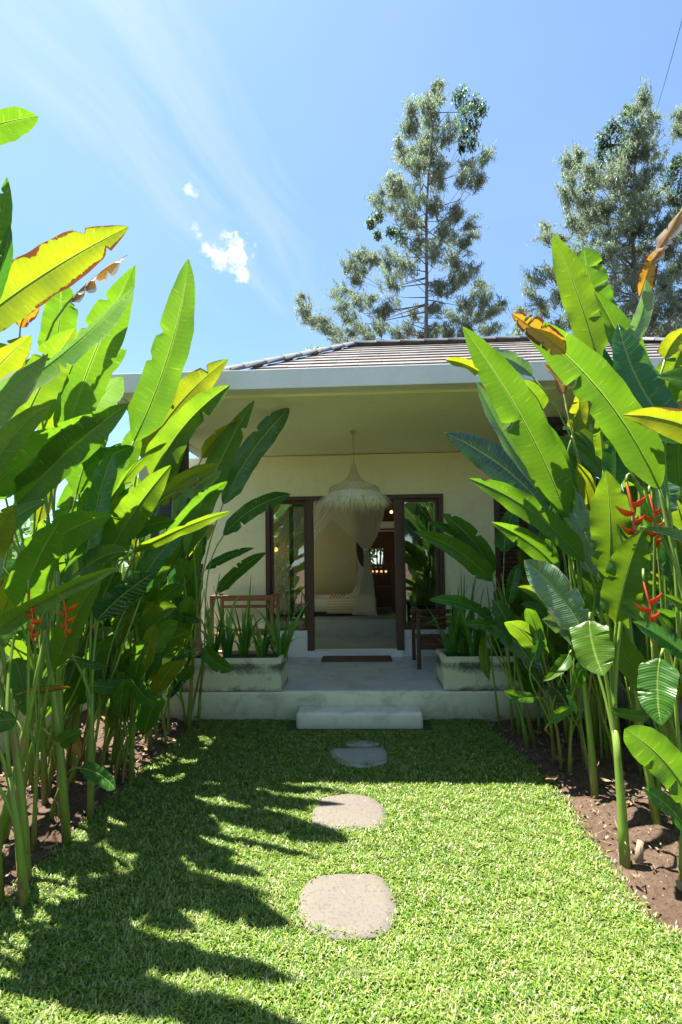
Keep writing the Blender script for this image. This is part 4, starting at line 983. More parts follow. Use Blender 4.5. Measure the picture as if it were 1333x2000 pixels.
plant('heliconia with a long narrow bright leaf sweeping over the lawn from the left edge', -1.50, 2.05, 0.022, [
    (-25, 1245, 237, 1106, 40, 2.0, -0.15, -12, 0.2, 0.45, 'leaf_bright', dict(round_=0.0)),
    (40, 1190, 122, 1012, 74, 2.3, -0.15, -10, 0.2, 0.25, 'leaf_green'),
    (-50, 1420, 34, 1405, 50, 1.9, -0.1, -4, 0.3, 0.2, 'leaf_dark', rd)], flowers=((62, 1190, 1.95, 0.5),))
plant('heliconia with upright lime blades filling the upper left behind the broad dark blade', -2.0, 2.9, 0.020, [
    (85, 905, 162, 728, 66, 3.0, -0.15, -8, -0.1, 0.25, 'leaf_bright'),
    (5, 875, 58, 700, 62, 2.9, -0.15, -8, 0.1, 0.25, 'leaf_green'),
    (150, 965, 216, 800, 56, 3.1, -0.15, -8, 0.1, 0.35, 'leaf_green'),
    (-25, 965, 28, 800, 64, 2.8, -0.15, -8, -0.1, 0.2, 'leaf_bright')])
plant('heliconia with short upright leaves between the tall sky-lit blade and the dark column', -2.0, 3.6, 0.018, [
    (238, 965, 276, 826, 46, 3.6, -0.15, -8, 0.0, 0.3, 'leaf_green'),
    (200, 1015, 186, 880, 44, 3.5, -0.15, 6, 0.1, 0.3, 'leaf_bright'),
    (318, 965, 366, 850, 36, 3.7, -0.15, -6, 0.0, 0.3, 'leaf_bright'),
    (130, 1060, 150, 930, 50, 3.3, -0.15, -6, 0.1, 0.3, 'leaf_green')])
# low shoots with small leaves
def small(label, foot, r0, leaves, **k): plant(label, *gp(*foot), r0, leaves, **k)
small('low heliconia shoot at the bottom of the left bed with two small dark leaves', (100, 1600), 0.014, [
    (158, 1500, 226, 1541, 34, 2.5, -0.15, -8, 0.4, 0.2, 'leaf_dark', rd),
    (112, 1452, 160, 1425, 36, 2.5, -0.1, 0, 0.3, 0.3, 'leaf_green', dict(lab='small leaf with a brown curled tip')),
    (150, 1442, 158, 1478, 26, 2.5, -0.1, 0, 0.3, 0.5, 'leaf_orange', dict(free=1))])
small('low heliconia shoot with a pair of spread leaves over the shaded soil', (232, 1490), 0.013, [
    (258, 1338, 166, 1334, 34, 3.0, -0.1, -6, 0.4, 0.25, 'leaf_green'),
    (262, 1334, 313, 1376, 34, 3.0, -0.15, 6, 0.3, 0.25, 'leaf_green'),
    (252, 1320, 285, 1262, 22, 3.1, 0, -4, 0.3, 0.2, 'leaf_dark')])
small('slim heliconia shoot in front of the dark column with several small round-tipped leaves', (330, 1432), 0.012, [
    (322, 1203, 391, 1214, 24, 3.8, -0.15, -5, 0.3, 0.3, 'leaf_dark', rd), (305, 1160, 352, 1150, 18, 3.9, -0.1, -4, 0.3, 0.3, 'leaf_green'),
    (350, 1330, 378, 1300, 26, 3.8, -0.1, 0, 0.3, 0.25, 'leaf_green', rd), (345, 1255, 283, 1262, 14, 3.8, -0.1, 4, 0.3, 0.3, 'leaf_dark')])
small('heliconia shoot with a dark flat leaf crossing the foot of the white wall', (120, 1545), 0.013, [
    (142, 1282, 66, 1268, 20, 2.7, -0.1, -4, 0.3, 0.3, 'leaf_dark', rd), (150, 1290, 215, 1300, 18, 2.7, -0.1, 4, 0.3, 0.3, 'leaf_dark'),
    (45, 1352, 140, 1342, 16, 2.5, -0.1, -3, 0.3, 0.4, 'leaf_orange')], flowers=((128, 1190, 2.2, 0.5),))

# ---- right bed
plant('tallest heliconia of the right bed with a blade standing up against the tree', 1.75, 2.7, 0.024, [
    (1170, 712, 1080, 458, 62, 2.75, -0.15, 6, -0.05, 0.12, 'leaf_bright'),
    (1188, 640, 1142, 483, 66, 2.85, -0.1, -10, 0.2, 0.15, 'leaf_green', dict(round_=1.0)),
    (1272, 880, 1160, 568, 62, 2.6, -0.1, 18, 0.5, 0.45, 'leaf_green'),
    (1260, 650, 1212, 640, 10, 2.6, 0, 0, 0, 0.2, 'leaf_green')][:3])
plant('heliconia whose long arching blade has a ragged brown tip over the roof', 1.65, 2.35, 0.024, [
    (1288, 955, 1002, 614, 84, 2.35, -0.25, 34, 0.1, 0.25, 'leaf_green', dict(tear=0.2)),
    (1105, 690, 999, 612, 44, 2.12, -0.05, 2, 0.25, 0.3, 'leaf_orange', dict(tear=1.2, free=1, lab='ragged brown and yellow leaf tip'))])
plant('heliconia with a folded green and silver blade pointing up left at the fascia', 1.45, 3.0, 0.022, [
    (1108, 1010, 903, 637, 78, 3.0, -0.25, 16, 0.15, 0.2, 'leaf_green'),
    (1102, 1000, 930, 745, 44, 3.1, -0.1, -14, 0.6, 0.4, 'leaf_pale'),
    (1108, 1015, 1030, 800, 50, 3.1, -0.1, 20, -0.3, 0.3, 'leaf_green')])
plant('heliconia with a dark glossy blade striped by white sky reflections', 1.50, 3.1, 0.022, [
    (1075, 1008, 868, 845, 66, 3.1, 0.35, 18, -0.15, 0.12, 'leaf_gloss', dict(wave=0.25)),
    (1142, 1098, 915, 934, 50, 2.95, -0.15, 20, 0.25, 0.3, 'leaf_green'),
    (1090, 1112, 960, 1020, 40, 3.1, -0.15, 10, 0.1, 0.3, 'leaf_green'),
    (1165, 1125, 1128, 958, 50, 3.0, 0.1, -8, 0.5, 0.15, 'leaf_pale')])
plant('heliconia with two glowing yellow-green blades in the middle of the right bed', *gp(1222, 1685), 0.026, [
    (1190, 1130, 1184, 918, 74, 2.55, -0.15, 6, 0.0, 0.15, 'leaf_bright', dict(lab='glowing upright yellow-green blade')),
    (1205, 1215, 1255, 1036, 76, 2.45, -0.15, -6, -0.1, 0.2, 'leaf_bright'),
    (1235, 1120, 1262, 1215, 58, 2.45, -0.1, 8, 0.1, 0.25, 'leaf_bright'),
    (1152, 1212, 1180, 1320, 78, 2.4, -0.15, 6, 0.1, 0.25, 'leaf_bright'),
    (1140, 1240, 1024, 1094, 72, 2.6, 0.2, 12, -0.3, 0.15, 'leaf_pale', dict(lab='pale glossy leaf reflecting the sky', round_=0.4))])
plant('heliconia with a broad dark blade hanging at the right edge of the frame', 1.62, 2.15, 0.022, [
    (1335, 865, 1208, 632, 82, 2.3, 0.1, -20, 0.5, 0.15, 'leaf_dark'),
    (1300, 700, 1345, 640, 40, 2.3, -0.1, -6, 0.0, 0.3, 'leaf_yellow'),
    (1300, 800, 1340, 668, 62, 2.4, -0.15, -8, -0.2, 0.25, 'leaf_bright'),
    (1200, 960, 1180, 680, 52, 2.5, 0.1, 10, 0.5, 0.2, 'leaf_dark')])
plant('heliconia ending in a torn orange and white dried leaf at the upper right', 1.90, 2.4, 0.020, [
    (1215, 690, 1262, 545, 34, 2.5, -0.1, 14, 0.3, 0.35, 'leaf_pale'),
    (1250, 580, 1280, 488, 38, 2.45, -0.03, 0, 0.2, 0.3, 'leaf_orange', dict(free=1, tear=1.0, wave=1.5, lab='torn orange and yellow leaf end')),
    (1276, 502, 1345, 375, 26, 2.42, -0.05, 5, 0.5, 0.6, 'leaf_dry', dict(free=1, tear=1.0, wave=2.0, lab='dried brown leaf tip')),
    (1272, 510, 1300, 482, 22, 2.42, -0.05, 0, 0.3, 0.5, 'leaf_dry', dict(free=1, tear=1.0, wave=2.5))])
plant('heliconia nearest the porch on the right with dark leaves in front of the white wall', 1.35, 4.05, 0.018, [
    (965, 1118, 864, 1003, 42, 4.1, -0.15, 10, 0.2, 0.2, 'leaf_green'),
    (962, 1135, 808, 1038, 40, 4.0, -0.2, 14, 0.1, 0.4, 'leaf_green'),
    (930, 1075, 835, 1018, 22, 4.1, -0.15, 8, 0.1, 0.4, 'leaf_green'),
    (985, 1080, 1010, 985, 42, 4.2, 0, -6, 0.3, 0.2, 'leaf_dark')])
plant('heliconia with flat dark leaves spreading over the right planter', 1.32, 3.8, 0.018, [
    (965, 1215, 838, 1172, 28, 3.85, -0.2, 14, 0.4, 0.35, 'leaf_dark'),
    (985, 1235, 907, 1220, 24, 3.75, -0.15, 6, 0.4, 0.3, 'leaf_dark'),
    (962, 1222, 1041, 1302, 42, 3.7, -0.25, -10, 0.1, 0.25, 'leaf_green'),
    (950, 1240, 958, 1330, 18, 3.7, -0.1, 4, 0.4, 0.7, 'leaf_bright'),
    (995, 1180, 1015, 1100, 30, 3.8, 0, -4, 0.4, 0.3, 'leaf_dark')])
small('slender young heliconia shoot at the edge of the right bed with four small leaves', (1083, 1490), 0.013, [
    (1112, 1278, 1061, 1330, 26, 3.15, -0.1, -6, 0.1, 0.4, 'leaf_bright'),
    (1046, 1362, 984, 1350, 22, 3.2, -0.1, -5, 0.3, 0.25, 'leaf_green', rd),
    (1074, 1412, 1123, 1379, 22, 3.15, -0.1, -4, 0.2, 0.25, 'leaf_green'),
    (1040, 1290, 1055, 1225, 24, 3.2, 0, 4, 0.4, 0.2, 'leaf_dark')])
small('heliconia at the lower right edge with a broad low leaf glowing beside the soil', (1335, 1722), 0.020, [
    (1352, 1572, 1220, 1424, 74, 2.1, -0.15, 16, 0.2, 0.15, 'leaf_green', rd),
    (1345, 1625, 1258, 1540, 36, 2.05, -0.15, 8, 0.4, 0.2, 'leaf_dark', rd),
    (1290, 1285, 1292, 1418, 70, 2.2, -0.1, 6, 0.2, 0.2, 'leaf_green'),
    (1352, 1292, 1236, 1214, 40, 2.1, -0.1, 6, 0.5, 0.2, 'leaf_dark')])
small('heliconia behind the lower right stalks with a leaf bearing a worm trail', (1280, 1600), 0.020, [
    (1268, 1398, 1192, 1386, 24, 2.5, -0.1, -5, 0.3, 0.25, 'leaf_green'),
    (1375, 1075, 1245, 1028, 22, 2.3, -0.1, 8, 0.3, 0.6, 'leaf_pale'),
    (1330, 1180, 1290, 1060, 50, 2.6, 0, 10, 0.4, 0.2, 'leaf_dark'),
    (1330, 950, 1340, 800, 60, 2.5, -0.1, -10, 0.2, 0.2, 'leaf_green')], flowers=((1268, 1175, 2.25, 0.7),))
plant('heliconia with red flowers hanging between the right stalks', 1.95, 3.0, 0.020, [
    (1150, 1010, 1128, 905, 36, 3.2, -0.1, 6, 0.1, 0.3, 'leaf_yellow'),
    (1120, 845, 1130, 762, 36, 3.3, -0.1, 6, 0.1, 0.4, 'leaf_yellow'),
    (1060, 800, 1015, 742, 34, 3.3, -0.1, 6, 0.1, 0.4, 'leaf_bright'),
    (1180, 900, 1165, 815, 36, 3.3, -0.1, 6, 0.1, 0.3, 'leaf_bright'),
    (1040, 735, 935, 690, 34, 3.2, 0, 12, 0.5, 0.2, 'leaf_pale')], flowers=((1235, 985, 2.35, 0.8), (1278, 1000, 2.5, 0.7)))
plant('heliconia with pale sunlit leaves at the right end of the fascia', 1.95, 3.3, 0.018, [
    (940, 730, 870, 703, 26, 3.3, -0.1, 6, 0.1, 0.6, 'leaf_yellow'),
    (1100, 770, 1062, 712, 22, 3.3, 0.1, 6, 0.5, 0.5, 'leaf_orange'),
    (1130, 740, 1060, 690, 30, 3.3, 0.1, 6, 0.5, 0.3, 'leaf_green'),
    (1290, 1010, 1285, 880, 60, 3.0, 0.1, 6, 0.6, 0.2, 'leaf_pale')])

# ---- the crowd behind: stalks and leaves that fill both beds (world coordinates, rejected where the photo is open)
OPEN_L = [(0, 560), (0, 700), (180, 700), (210, 770), (330, 800), (380, 860), (405, 930), (430, 1000), (400, 1080), (395, 1180), (380, 1260), (375, 1420), (220, 1600), (0, 1780), (-600, 1900), (-600, 560)]
OPEN_R = [(1400, 640), (1250, 700), (1140, 740), (1060, 760), (1060, 880), (1030, 980), (985, 1060), (960, 1150), (950, 1250), (955, 1420), (1090, 1500), (1240, 1760), (1900, 1900), (1900, 640)]
def ok(poly, p):
    q = proj(p)
    return q is None or bool(inside(poly, np.array([q[0]]), np.array([q[1]]))[0])
def crowd(side, count, seed, xr=(1.75, 2.66), yr=(1.7, 4.9), hr=(1.0, 2.6), lr=(0.38, 0.80)):
    r_ = random.Random(seed); poly = OPEN_L if side < 0 else OPEN_R; made = 0; tries = 0
    lab = 'heliconia in the crowded thicket along the %s white wall, its leaves mixed with its neighbours' % ('left' if side < 0 else 'right')
    grp = 'heliconias crowded along the %s wall' % ('left' if side < 0 else 'right')
    while made < count and tries < 9000:
        tries += 1; y = r_.uniform(*yr) if made > count*0.2 or count < 20 else r_.uniform(4.2, 5.6); x = side*r_.uniform(*xr)
        
        base = Vector((x, y, 0.02)); H = r_.uniform(*hr); lv = []
        for k in range(r_.randint(4, 6)):
            for _ in range(14):
                a = r_.uniform(0, 2*pi) if r_.random() < 0.3 else (pi if side > 0 else 0)+r_.uniform(-0.9, 0.9)
                h = H*r_.uniform(0.3, 1.0) if k else H; rad = r_.uniform(0.06, 0.28); Ln = r_.uniform(*lr); el = r_.uniform(0.65, 1.38)
                B = base+Vector((cos(a)*rad, sin(a)*rad, h)); d = Vector((cos(a)*cos(el), sin(a)*cos(el), sin(el)))
                T = B+d*Ln+Vector((0, 0, -0.12*Ln)); Mi = B+d*Ln*0.52+Vector((0, 0, 0.03))
                if all(ok(poly, q) for q in (B, Mi, T)) and T.z < 3.3:
                    lv.append((B, Mi, T, r_.uniform(0.045, 0.082))); break
        if len(lv) < 2: continue
        t = thing('heliconia', lab, 'plant', base, grp); made += 1
        for (B, Mi, T, w_) in lv:
            mt = r_.choices(['leaf_green', 'leaf_bright', 'leaf_dark', 'leaf_yellow', 'leaf_pale', 'leaf_gloss'], [42, 30, 8, 10, 7, 3])[0]
            v, f, uv, _ = blade(B, Mi, T, w_, side_dir(B, T, r_.uniform(-0.8, 0.8)), fold=r_.uniform(0.1, 0.6), seed=r_.randint(0, 9999), nu=4, nv=22, tear=0.3*(r_.random() < 0.3))
            rib(B, Mi, T, 0.005, v, f, uv, 6); mesh_obj('leaf', v, f, M[mt], t, smooth=True, uv=uv)
        shoot(t, base, [(B, (Mi-B).normalized()) for B, Mi, T, _ in lv], r_.uniform(0.009, 0.015))
        if r_.random() < 0.0: flower(t, base+Vector((-side*0.1, -0.1, H*0.6)), 0.8)
crowd(-1, 48, 11, hr=(0.9, 2.15)); crowd(1, 54, 23)
crowd(1, 12, 31, (1.38, 1.85), (3.3, 4.3), (0.7, 1.7), (0.3, 0.55)); crowd(-1, 11, 37, (1.60, 1.95), (2.9, 4.3), (0.5, 1.5), (0.28, 0.5))
# bare stalks at the front of the beds, whose leaves are the tall ones above
def stalks(side, feet):
    lab = 'bare green heliconia stalk at the front of the %s bed' % ('left' if side < 0 else 'right')
    for (fx, fy, tx, ty, r, dy) in feet:
        base = Vector((*gp(fx, fy), 0.0)); T = at(tx, ty, base.y+dy); t = thing('heliconia_stalk', lab, 'plant', base, 'bare stalks in the %s bed' % ('left' if side < 0 else 'right'))
        m = MB(); mid = base.lerp(T, 0.5)+Vector((-0.02*side, 0, 0)); m.tube([base-Vector((0, 0, 0.03)), base.lerp(mid, 0.5), mid, mid.lerp(T, 0.5), T], [r*1.1, r, r*0.8, r*0.55, r*0.3], 8)
        for k in (1, 2): 
            d = Vector((random.uniform(-1, 1), random.uniform(-1, 1), 0))*r*0.7; m.tube([base+d, base.lerp(mid, 0.6)+d, base.lerp(mid, 1.0)+d*1.6], [r*0.6, r*0.4, r*0.1], 6)
        m.build('stem', M['stalk'], t)
stalks(-1, [(5, 1640, 110, 1150, 0.020, 0.1), (30, 1580, 160, 1080, 0.018, 0.1), (60, 1545, 200, 1130, 0.017, 0.1), (88, 1530, 260, 1090, 0.018, 0.1), (118, 1560, 300, 1100, 0.012, 0.2), (-20, 1700, 90, 1230, 0.022, 0.1),
            (15, 1490, 60, 1150, 0.018, 0.1), (190, 1500, 300, 1150, 0.014, 0.2), (205, 1470, 240, 1100, 0.016, 0.1), (150, 1510, 220, 1160, 0.016, 0.1), (290, 1450, 330, 1120, 0.012, 0.1), (262, 1440, 300, 1130, 0.012, 0.1), (228, 1430, 290, 1180, 0.014, 0.1), (365, 1420, 430, 1120, 0.012, 0.1), (345, 1400, 400, 1150, 0.012, 0.1)])
stalks(1, [(1045, 1455, 980, 1120, 0.017, 0.1), (1003, 1428, 990, 1180, 0.013, 0.1), (978, 1422, 955, 1190, 0.010, 0.1), (1165, 1455, 1140, 1080, 0.022, 0.1), (1152, 1452, 1128, 1060, 0.018, 0.1), (1110, 1440, 1120, 1150, 0.013, 0.1),
           (1286, 1612, 1230, 1200, 0.020, 0.1), (1215, 1490, 1190, 1150, 0.014, 0.1), (1250, 1510, 1225, 1120, 0.015, 0.1), (1330, 1560, 1290, 1000, 0.018, 0.1), (1320, 1500, 1270, 1050, 0.016, 0.1), (1300, 1530, 1262, 980, 0.016, 0.1), (1345, 1480, 1320, 1000, 0.016, 0.1)])
# cut stubs
for i, (px, py, h, l_) in enumerate(((1248, 1680, 0.11, 'short cut brown stalk stub beside the big front stalk of the right bed'), (327, 1432, 0.12, 'short cut dry stalk stub in the left bed near the porch'), (366, 1412, 0.16, 'thin dry stub leaning at the left corner of the plinth'))):
    x, y = gp(px, py); m = MB(); m.tube([(x, y, -0.02), (x+0.004, y, h*0.5), (x+0.012, y, h)], [0.019, 0.018, 0.015] if i == 0 else [0.012, 0.011, 0.009], 9)
    tag(m.build('cut_stub', M['litter_pale']), l_, 'plant stub')

# ------------------------------------------------------------------ casuarina trees beyond the house
def needle_clump(c, r, n, rr, V, FA, leafy=False, k=1.0):
    for i in range(n):
        d = Vector((rr.gauss(0, 1), rr.gauss(0, 1), rr.gauss(0, 1))); d = d.normalized()*rr.random()**0.45*r; p = c+d; b = len(V)
        if leafy:
            L = rr.uniform(0.08, 0.15)*k; a = Vector((rr.gauss(0, 1), rr.gauss(0, 1), rr.gauss(-0.3, 1))).normalized(); q = a.orthogonal().normalized()*L*0.42
            V += [p, p+a*L*0.5+q, p+a*L, p+a*L*0.5-q]; FA.append((b, b+1, b+2, b+3))
        else:
            # a needle: leaves outward, then droops
            o = Vector((d.x, d.y, 0)); o = (o.normalized() if o.length > 1e-4 else Vector((1, 0, 0)))*rr.uniform(0.1, 0.7)+Vector((rr.uniform(-.3, .3), rr.uniform(-.3, .3), 0))
            L = rr.uniform(0.28, 0.62)*k; w_ = rr.uniform(0.008, 0.016)*k; m_ = p+(o+Vector((0, 0, 0.15)))*L*0.45; e = m_+(o*0.5+Vector((0, 0, -1.0)))*L*0.55
            s = Vector((rr.uniform(-1, 1), rr.uniform(-1, 1), 0)).normalized()*w_
            V += [p-s, p+s, m_+s, m_-s, e+s*0.2, e-s*0.2]; FA.append((b, b+1, b+2, b+3)); FA.append((b+3, b+2, b+4, b+5))
def casuarina(label, Y, trunk, clumps, seed, dens=1.0, r0=0.16):
    rr = random.Random(seed); tp = [at(x, y, Y) for x, y in trunk]; foot = Vector((tp[0].x, tp[0].y, -0.05)); top = tp[-1]
    t = thing('casuarina_tree', label, 'tree', foot, 'feathery casuarina trees behind the house'); m = MB()
    pts = [foot]+tp; H = top.z
    m.tube(pts, [r0*(1-0.92*p.z/H)+0.01 for p in pts], 8)
    def on_trunk(z):
        for a, b in zip(pts[:-1], pts[1:]):
            if a.z <= z <= b.z: return a.lerp(b, (z-a.z)/(b.z-a.z))
        return pts[-1].copy()
    V = []; FA = []; V2 = []; F2 = []
    for (cx, cy, r, leafy) in clumps:
        R_ = r*Y/F; hz = abs(at(cx, cy, Y).x-on_trunk(at(cx, cy, Y).z).x); dY = rr.uniform(-1, 1)*(0.5+hz*0.55+R_)
        c = at(cx, cy, Y+dY)
        s = on_trunk(max(1.0, c.z-0.35*(Vector((c.x, c.y, 0))-Vector((top.x, top.y, 0))).length-R_*0.5)); md = s.lerp(c, 0.55)+Vector((rr.gauss(0, .10), rr.gauss(0, .10), -0.14+rr.gauss(0, .06)))*(c-s).length
        if (c-s).length > 0.3: m.tube([s, md, c], [min(0.035, 0.010+0.005*(c-s).length), 0.012, 0.005], 5)
        if leafy: needle_clump(c, R_, int(800*dens*R_**1.6+90), rr, V2, F2, True, 1.15)
        else:
            # drooping sprays along rising twigs, with air between them
            out_ = Vector((c.x-top.x, c.y-top.y, 0)); out_ = out_.normalized() if out_.length > 0.2 else Vector((rr.uniform(-1, 1), 0, 0))
            for k in range(max(6, int(50*dens*R_**1.4))):
                cc = c+Vector((rr.gauss(0, 0.52)*R_, rr.gauss(0, 0.52)*R_, rr.gauss(0, 0.45)*R_)); ax = (out_*rr.uniform(0.2, 1.0)+Vector((rr.gauss(0, .45), rr.gauss(0, .45), rr.uniform(0.2, 1.0)))).normalized(); Ls = rr.uniform(0.35, 0.75)
                m.tube([cc-ax*Ls*0.5, cc+ax*Ls*0.5], [0.007, 0.003], 3, False)
                for q in range(34):
                    p = cc+ax*Ls*rr.uniform(-0.5, 0.5)+Vector((rr.gauss(0, .05), rr.gauss(0, .05), rr.gauss(0, .04))); L = rr.uniform(0.22, 0.55); w_ = rr.uniform(0.009, 0.018)
                    m_ = p+(ax*0.7+Vector((rr.gauss(0, .45), rr.gauss(0, .45), rr.uniform(-0.2, 0.5))))*L*0.5; e = m_+Vector((rr.gauss(0, .22)+ax.x*0.3, rr.gauss(0, .22), rr.uniform(-1.0, -0.3)))*L*0.55
                    s2 = Vector((rr.uniform(-1, 1), rr.uniform(-1, 1), 0)).normalized()*w_; b = len(V); V += [p-s2, p+s2, m_+s2, m_-s2, e+s2*0.2, e-s2*0.2]; FA.append((b, b+1, b+2, b+3)); FA.append((b+3, b+2, b+4, b+5))
    m.build('trunk', M['trunk_bark'], t)
    mesh_obj('crown', V, FA, M['needles'], t)
    if V2: mesh_obj('leafy_growth', V2, F2, M['tree_leaves'], t)
def conv(lst, ox, oy, s): return [(ox+a*s, oy+b*s, c*s*0.92, len(q) > 0) for a, b, c, *q in lst]
T1 = conv([(885,120,34),(890,170,44),(870,230,50),(860,300,70),(735,290,38),(750,350,40),(725,400,34),(850,400,80),(930,420,60),(820,500,70),(700,520,46),(670,480,26),(740,590,50),
 (1030,180,60,1),(1110,220,55,1),(1150,260,50,1),(1060,300,70,1),(1110,360,50,1),(1050,400,50,1),(1100,460,45,1),(1040,480,30,1),(1060,590,50),(1150,560,32),(1180,540,18),(1060,680,55),(1130,690,40),
 (850,560,80),(910,620,70),(780,600,60),(900,700,60),(640,680,36),(630,730,50),(700,760,70),(530,790,32),(560,790,40),(540,890,46,1),(500,930,34,1),(540,1000,28,1),(680,1010,60,1),(620,980,40,1),(740,830,80),(640,850,60),(760,930,70),
 (870,850,60),(980,860,50),(1000,880,40),(1070,940,42),(1120,990,32),(1050,1050,50),(1010,1020,45),(930,1000,60),(790,1060,70),(880,1110,60),(970,1150,60),(1000,1210,50),(450,1110,52),(380,1190,50),(520,1150,60),(440,1200,50),(620,1160,60),(700,1200,60),
 (420,1260,50),(350,1330,50),(280,1350,36),(640,1290,60),(100,1380,38),(90,1440,42),(120,1490,42),(180,1520,44),(240,1560,44),(280,1590,40),(240,1500,36),(340,1420,44),(420,1390,50),(380,1500,50),(500,1380,50),(560,1480,60),(440,1560,60),(480,1610,50),
 (560,1560,50),(620,1420,46),(720,1560,50),(900,1320,60),(980,1300,60),(1090,1210,38),(1050,1260,40),(1150,1300,40),(1120,1350,50),(1170,1400,44),(1220,1460,42),(1250,1410,18),(1130,1480,60),(1060,1420,50),(1000,1480,60),(880,1450,60),(880,1560,60),(760,1480,40),(650,1590,60),(1200,1570,36),(1150,1560,44),(1050,1570,60),(950,1600,60),(820,1600,50),(330,1610,36)], 560, 130, 0.33)
casuarina('tall feathery casuarina tree rising alone above the middle of the roof', 22.0, [(832, 700), (834, 560), (833, 430), (838, 330), (848, 230), (853, 172)], T1, 5)
T2 = conv([(745,555,34),(700,610,56),(640,640,50,1),(760,650,46),(560,710,44,1),(510,760,44,1),(500,820,40,1),(590,780,70,1),(680,760,70),(750,740,50),(490,890,44,1),(560,880,60,1),(640,900,80),(720,880,70),(790,880,36),(370,880,30),(380,930,44),(300,920,28),(320,980,36),(440,960,40),(340,1060,44),(330,1120,36),(420,1070,50,1),(480,1010,60),(560,1010,70),(640,1040,90),(740,1020,80),(800,1080,40),
 (400,1150,40),(460,1180,70),(560,1170,90),(680,1170,90),(760,1160,60),(330,1240,34),(380,1250,40),(190,1290,26),(200,1340,32),(270,1330,40),(300,1400,36),(420,1290,70),(530,1310,80),(650,1310,90),(720,1300,70,1),(760,1370,60,1),(830,1290,50),(120,1570,34),(190,1550,44),(110,1640,34),(160,1700,40),(250,1510,44),(290,1580,60),(400,1410,70),(520,1430,80),(650,1430,90),(780,1450,80),(880,1400,60),(260,1660,50),(180,1760,40),(60,1740,26),(90,1840,44),(40,1880,30),(250,1840,60),(620,1560,80),(730,1570,80),(860,1560,80),(400,1560,70),(520,1600,70),(690,1700,90),(820,1710,90),(600,1780,80),(740,1840,80),(860,1840,80),(350,1750,70),(450,1850,70),(900,1880,60)], 1000, 0, 0.35)
casuarina('broad casuarina tree at the upper right behind the tall heliconia blades', 20.0, [(1240, 720), (1238, 560), (1236, 430), (1240, 330), (1258, 205)], T2, 8)
T3 = conv([(940,660,30),(960,720,36),(930,750,22),(920,900,40,1),(960,900,50,1),(900,960,44,1),(960,1000,60,1),(870,1020,36,1),(940,1090,60,1),(890,1130,44),(960,1200,60),(900,1230,40),(960,1320,60),(1050,700,60),(1080,900,80),(1060,1100,90),(1080,1300,90),(990,1450,70),(930,1500,60),(1080,1500,90),(980,1640,80),(930,1740,60),(1080,1750,90),(1000,1850,80)], 1000, 0, 0.35)
casuarina('casuarina tree cut by the right edge of the frame', 18.5, [(1385, 720), (1380, 500), (1378, 360), (1372, 250)], T3, 9)

# ------------------------------------------------------------------ shrubs beyond the walls, behind the roof and behind the camera
def shrub(label, c, rx, rz, n, seed, k=1.0, group=None, mat='shrub_leaves'):
    rr = random.Random(seed); c = Vector(c); t = thing('shrub', label, 'shrub', (c.x, c.y, -0.02), group); m = MB()
    V = []; FA = []
    for i in range(9):
        a = rr.uniform(0, 2*pi); e = c+Vector((cos(a)*rx*rr.uniform(0.2, 0.8), sin(a)*rx*rr.uniform(0.2, 0.8), rr.uniform(-0.5, 0.85)*rz)); s = Vector((c.x, c.y, 0))
        m.tube([s, s.lerp(e, 0.5)+Vector((0, 0, 0.1*rz)), e], [0.05*k, 0.03*k, 0.008], 5)
        for q in range(5):
            o = Vector((rr.gauss(0, 1)*rx, rr.gauss(0, 1)*rx, rr.gauss(0, 1)*rz))*0.28; needle_clump(e+o, rx*rr.uniform(0.2, 0.42), n//45, rr, V, FA, True, k)
    m.build('trunk', M['trunk_bark'], t); mesh_obj('crown', V, FA, M[mat], t)
p = at(612, 690, 17.0); shrub('small leafy tree top peeping over the left slope of the roof', (p.x, 17.0, p.z-0.35), 0.5, 0.5, 700, 3, 1.0)
for i, (y, h) in enumerate(((1.6, 1.5), (3.1, 1.7), (4.7, 1.6), (6.3, 1.9), (8.2, 2.2))):
    for s in (-1, 1): shrub('leafy green shrub growing beyond the %s garden wall' % ('left' if s < 0 else 'right'), (s*(3.75+0.2*(i % 2)), y, h*0.62), 0.8, h*0.55, 4200, 40+i*2+s, 0.8, 'shrubs beyond the %s wall' % ('left' if s < 0 else 'right'))
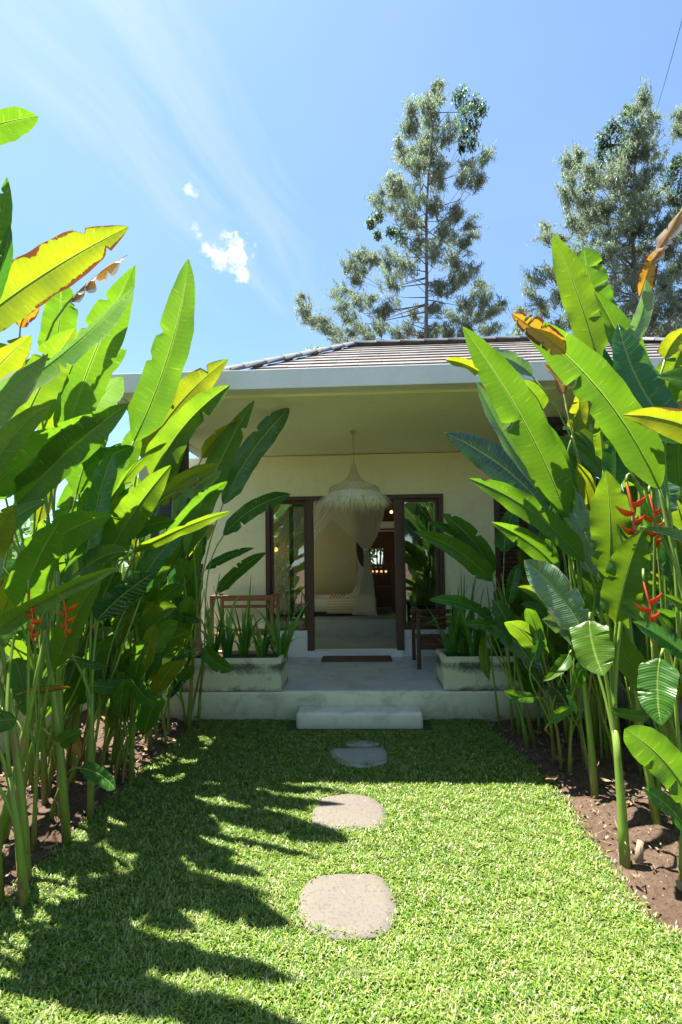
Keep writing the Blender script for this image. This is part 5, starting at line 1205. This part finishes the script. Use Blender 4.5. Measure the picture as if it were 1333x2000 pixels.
shrub('bright shrub outside the back window of the room', (at(737, 1090, 11.5).x, 11.5, 1.6), 1.0, 1.3, 3500, 77, 1.0)
# behind the viewer: the garden goes on, and the panes mirror it
def palm(label, x, y, h, seed):
    rr = random.Random(seed); t = thing('palm_tree', label, 'palm', (x, y, 0), 'palms at the gate end of the garden'); m = MB()
    m.tube([(x, y, -0.1), (x+0.1, y, h*0.5), (x+0.05, y, h)], [0.16, 0.12, 0.10], 10); m.build('trunk', M['trunk_bark'], t); V = []; FA = []
    for k in range(20):
        a = k*2.4; el = rr.uniform(-0.2, 1.1); L = rr.uniform(1.6, 2.4); d = Vector((cos(a)*cos(el), sin(a)*cos(el), sin(el))); o = Vector((x+0.05, y, h)); side = Vector((-sin(a), cos(a), 0))
        for i in range(30):
            t_ = (i+2)/32; p = o+d*L*t_+Vector((0, 0, -0.55*t_*t_*L*0.8))
            for s in (-1, 1):
                q = p+side*s*0.45*sin(pi*min(1, t_*0.9+0.12))+d*0.22+Vector((0, 0, -0.16)); b = len(V); w_ = Vector((0, 0, 0.03))+d*0.02; V += [p-w_, p+w_, q+w_*0.3, q-w_*0.3]; FA.append((b, b+1, b+2, b+3))
    mesh_obj('crown', V, FA, M['tree_leaves'], t)
palm('feathery palm at the gate end of the garden, mirrored in the left window', -1.6, -2.6, 2.5, 1); palm('short feathery palm in the middle of the gate end of the garden', 0.4, -5.0, 3.2, 6); palm('feathery palm at the gate end of the garden, mirrored in the right window', 1.9, -3.8, 2.8, 2)
for i, (x, y, h) in enumerate(((0.3, -5.6, 2.6), (3.6, -4.8, 3.0), (-3.4, -4.6, 2.8))):
    shrub('dense green shrub at the gate end of the garden', (x, y, h*0.5), 0.75, h*0.5, 3000, 90+i, 1.0, 'shrubs at the gate end')
# overhead cable
a = at(1338, 20, 14.0); b = at(1283, 215, 22.0); t = b+(b-a)*1.0
tag(MB().tube([a-(b-a)*1.2, a, a.lerp(b, 0.5)+Vector((0, 0, -0.05)), b, t], 0.011, 5).build('overhead_cable', M['black_metal']), 'thin dark overhead cable crossing the sky at the upper right corner', 'cable')
